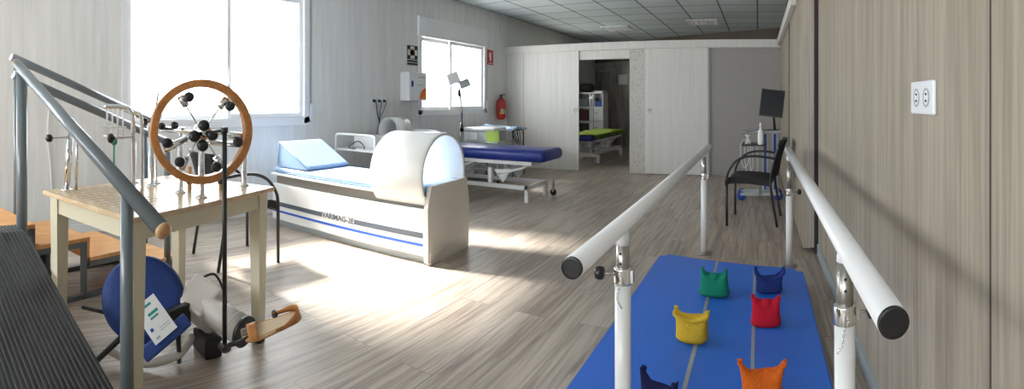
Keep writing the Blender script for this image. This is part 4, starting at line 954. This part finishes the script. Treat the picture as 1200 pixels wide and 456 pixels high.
o = S().ball((-2.40, .66, 1.0), (.018, .018, .022)).cyl((-2.40, .66, TZ), (-2.40, .66, 1.0), .005).go('green_knob_pin', 'greenk'); tag(o, 'green knobbed pin behind the ramp rail on the table', 'peg')

# ---------------------------------------------------------------- exercise machine lying under the table
t = thing('exercise_machine', 'white machine with a round blue pad lying under the wooden table', 'exercise machine', (-2.3, .85, 0))
dc = Vector((-2.23, .757, .262)); dn = Vector((.80, -.30, .48)).normalized(); fr = frame_from(dn)
S().lathe([(.0, -.03), (.15, -.03), (.18, -.02), (.198, 0), (.198, .014), (.185, .028), (.15, .034), (0, .036)], dc, fr, 48).go('round_pad', 'seatb', t)
S().lathe([(.0, -.05), (.10, -.05), (.12, -.03)], dc, fr, 32).go('pad_backing', 'blackp', t)
ax1 = Vector((-1.865, 1.105, .188)); ax0 = Vector((-2.10, 1.02, .235)); axd = (ax1 - ax0).normalized()
S().box(Vector((-2.15, 1.035, .225)), (.17, .17, .20), frame_from(Vector((.45, -.5, .75)), axd), .018).go('housing', 'offw', t)
S().tube([ax0, ax1 - axd * .02], [.062, .066], 36).go('motor_drum', 'offw', t)
S().tube([ax1 - axd * .02, ax1], [.069, .069], 36).go('drum_cap', 'blackp', t)
S().tube([ax1 - axd * .06, ax1 - axd * .055], [.0665, .0665], 36).go('drum_band', 'devg', t)
S().tube([(-2.20, .66, .20), (-2.66, .555, .07)], .011, 8).go('leg', 'blackm', t)
S().tube([(-2.12, .62, .15), (-2.19, .51, .012)], .013, 8).go('leg', 'blackm', t)
S().tube([(-2.00, .84, .20), (-2.08, .88, .012)], .012, 8).go('leg', 'blackm', t)
S().box((-2.08, .86, .215), (.04, .17, .10), Matrix.Rotation(R(20), 3, 'Z'), .01).go('hinge_block', 'blackp', t)
S().b2(-2.20, -2.05, 1.0, 1.09, .0, .10, .012).go('housing_shade_block', 'blackp', t)  # black block standing in for the shadow under the housing
lf = frame_from(Vector((.80, -.33, .50)), Vector((-.235, -.50, .80)))
tc_ = Vector((-1.985, .725, .272))
S().box(tc_ - lf @ Vector((.085, -.005, .026)), (.06, .24, .022), lf, .008).go('tray', 'seatb', t)
S().tube(smoothpath([(-2.20, .58, .06), (-2.10, .70, .03), (-2.05, .85, .06), (-2.14, .97, .08)], 5), .02, 10).go('base_tube', 'offw', t)
S().tube(smoothpath([(-2.25, 1.05, .30), (-2.30, 1.17, .30), (-2.28, 1.22, .20), (-2.2, 1.2, .1), (-2.15, 1.2, .012)], 6), .007, 8).go('power_cable', 'blackp', t)
lc = tc_.copy()
lt = thing('leaflet', 'white leaflet with green print leaning against the blue pad', 'leaflet', tuple(lc - Vector((0, 0, .05))))
S().box(lc, (.17, .115, .003), lf).go('sheet', 'paper', lt)
for (u, v, a, b, m) in ((.062, .01, .010, .070, 'teal'), (.025, -.01, .012, .05, 'teal'), (.007, -.005, .008, .04, 'teal'), (-.03, .035, .014, .014, 'bluei'), (-.042, -.02, .003, .05, 'devg'), (-.052, -.02, .003, .05, 'devg'), (-.068, .03, .01, .02, 'devg')):
    S().box(lc + lf @ Vector((u, v, .002)), (a, b, .0012), lf).go('print_block', m, lt)
o = S().tube(smoothpath([(-2.9, .9, .012), (-2.7, .78, .012), (-2.5, .72, .012), (-2.38, .74, .02)], 6), .008, 8).go('floor_cable', 'blackp'); tag(o, 'black cable trailing on the floor under the stairs', 'cable')
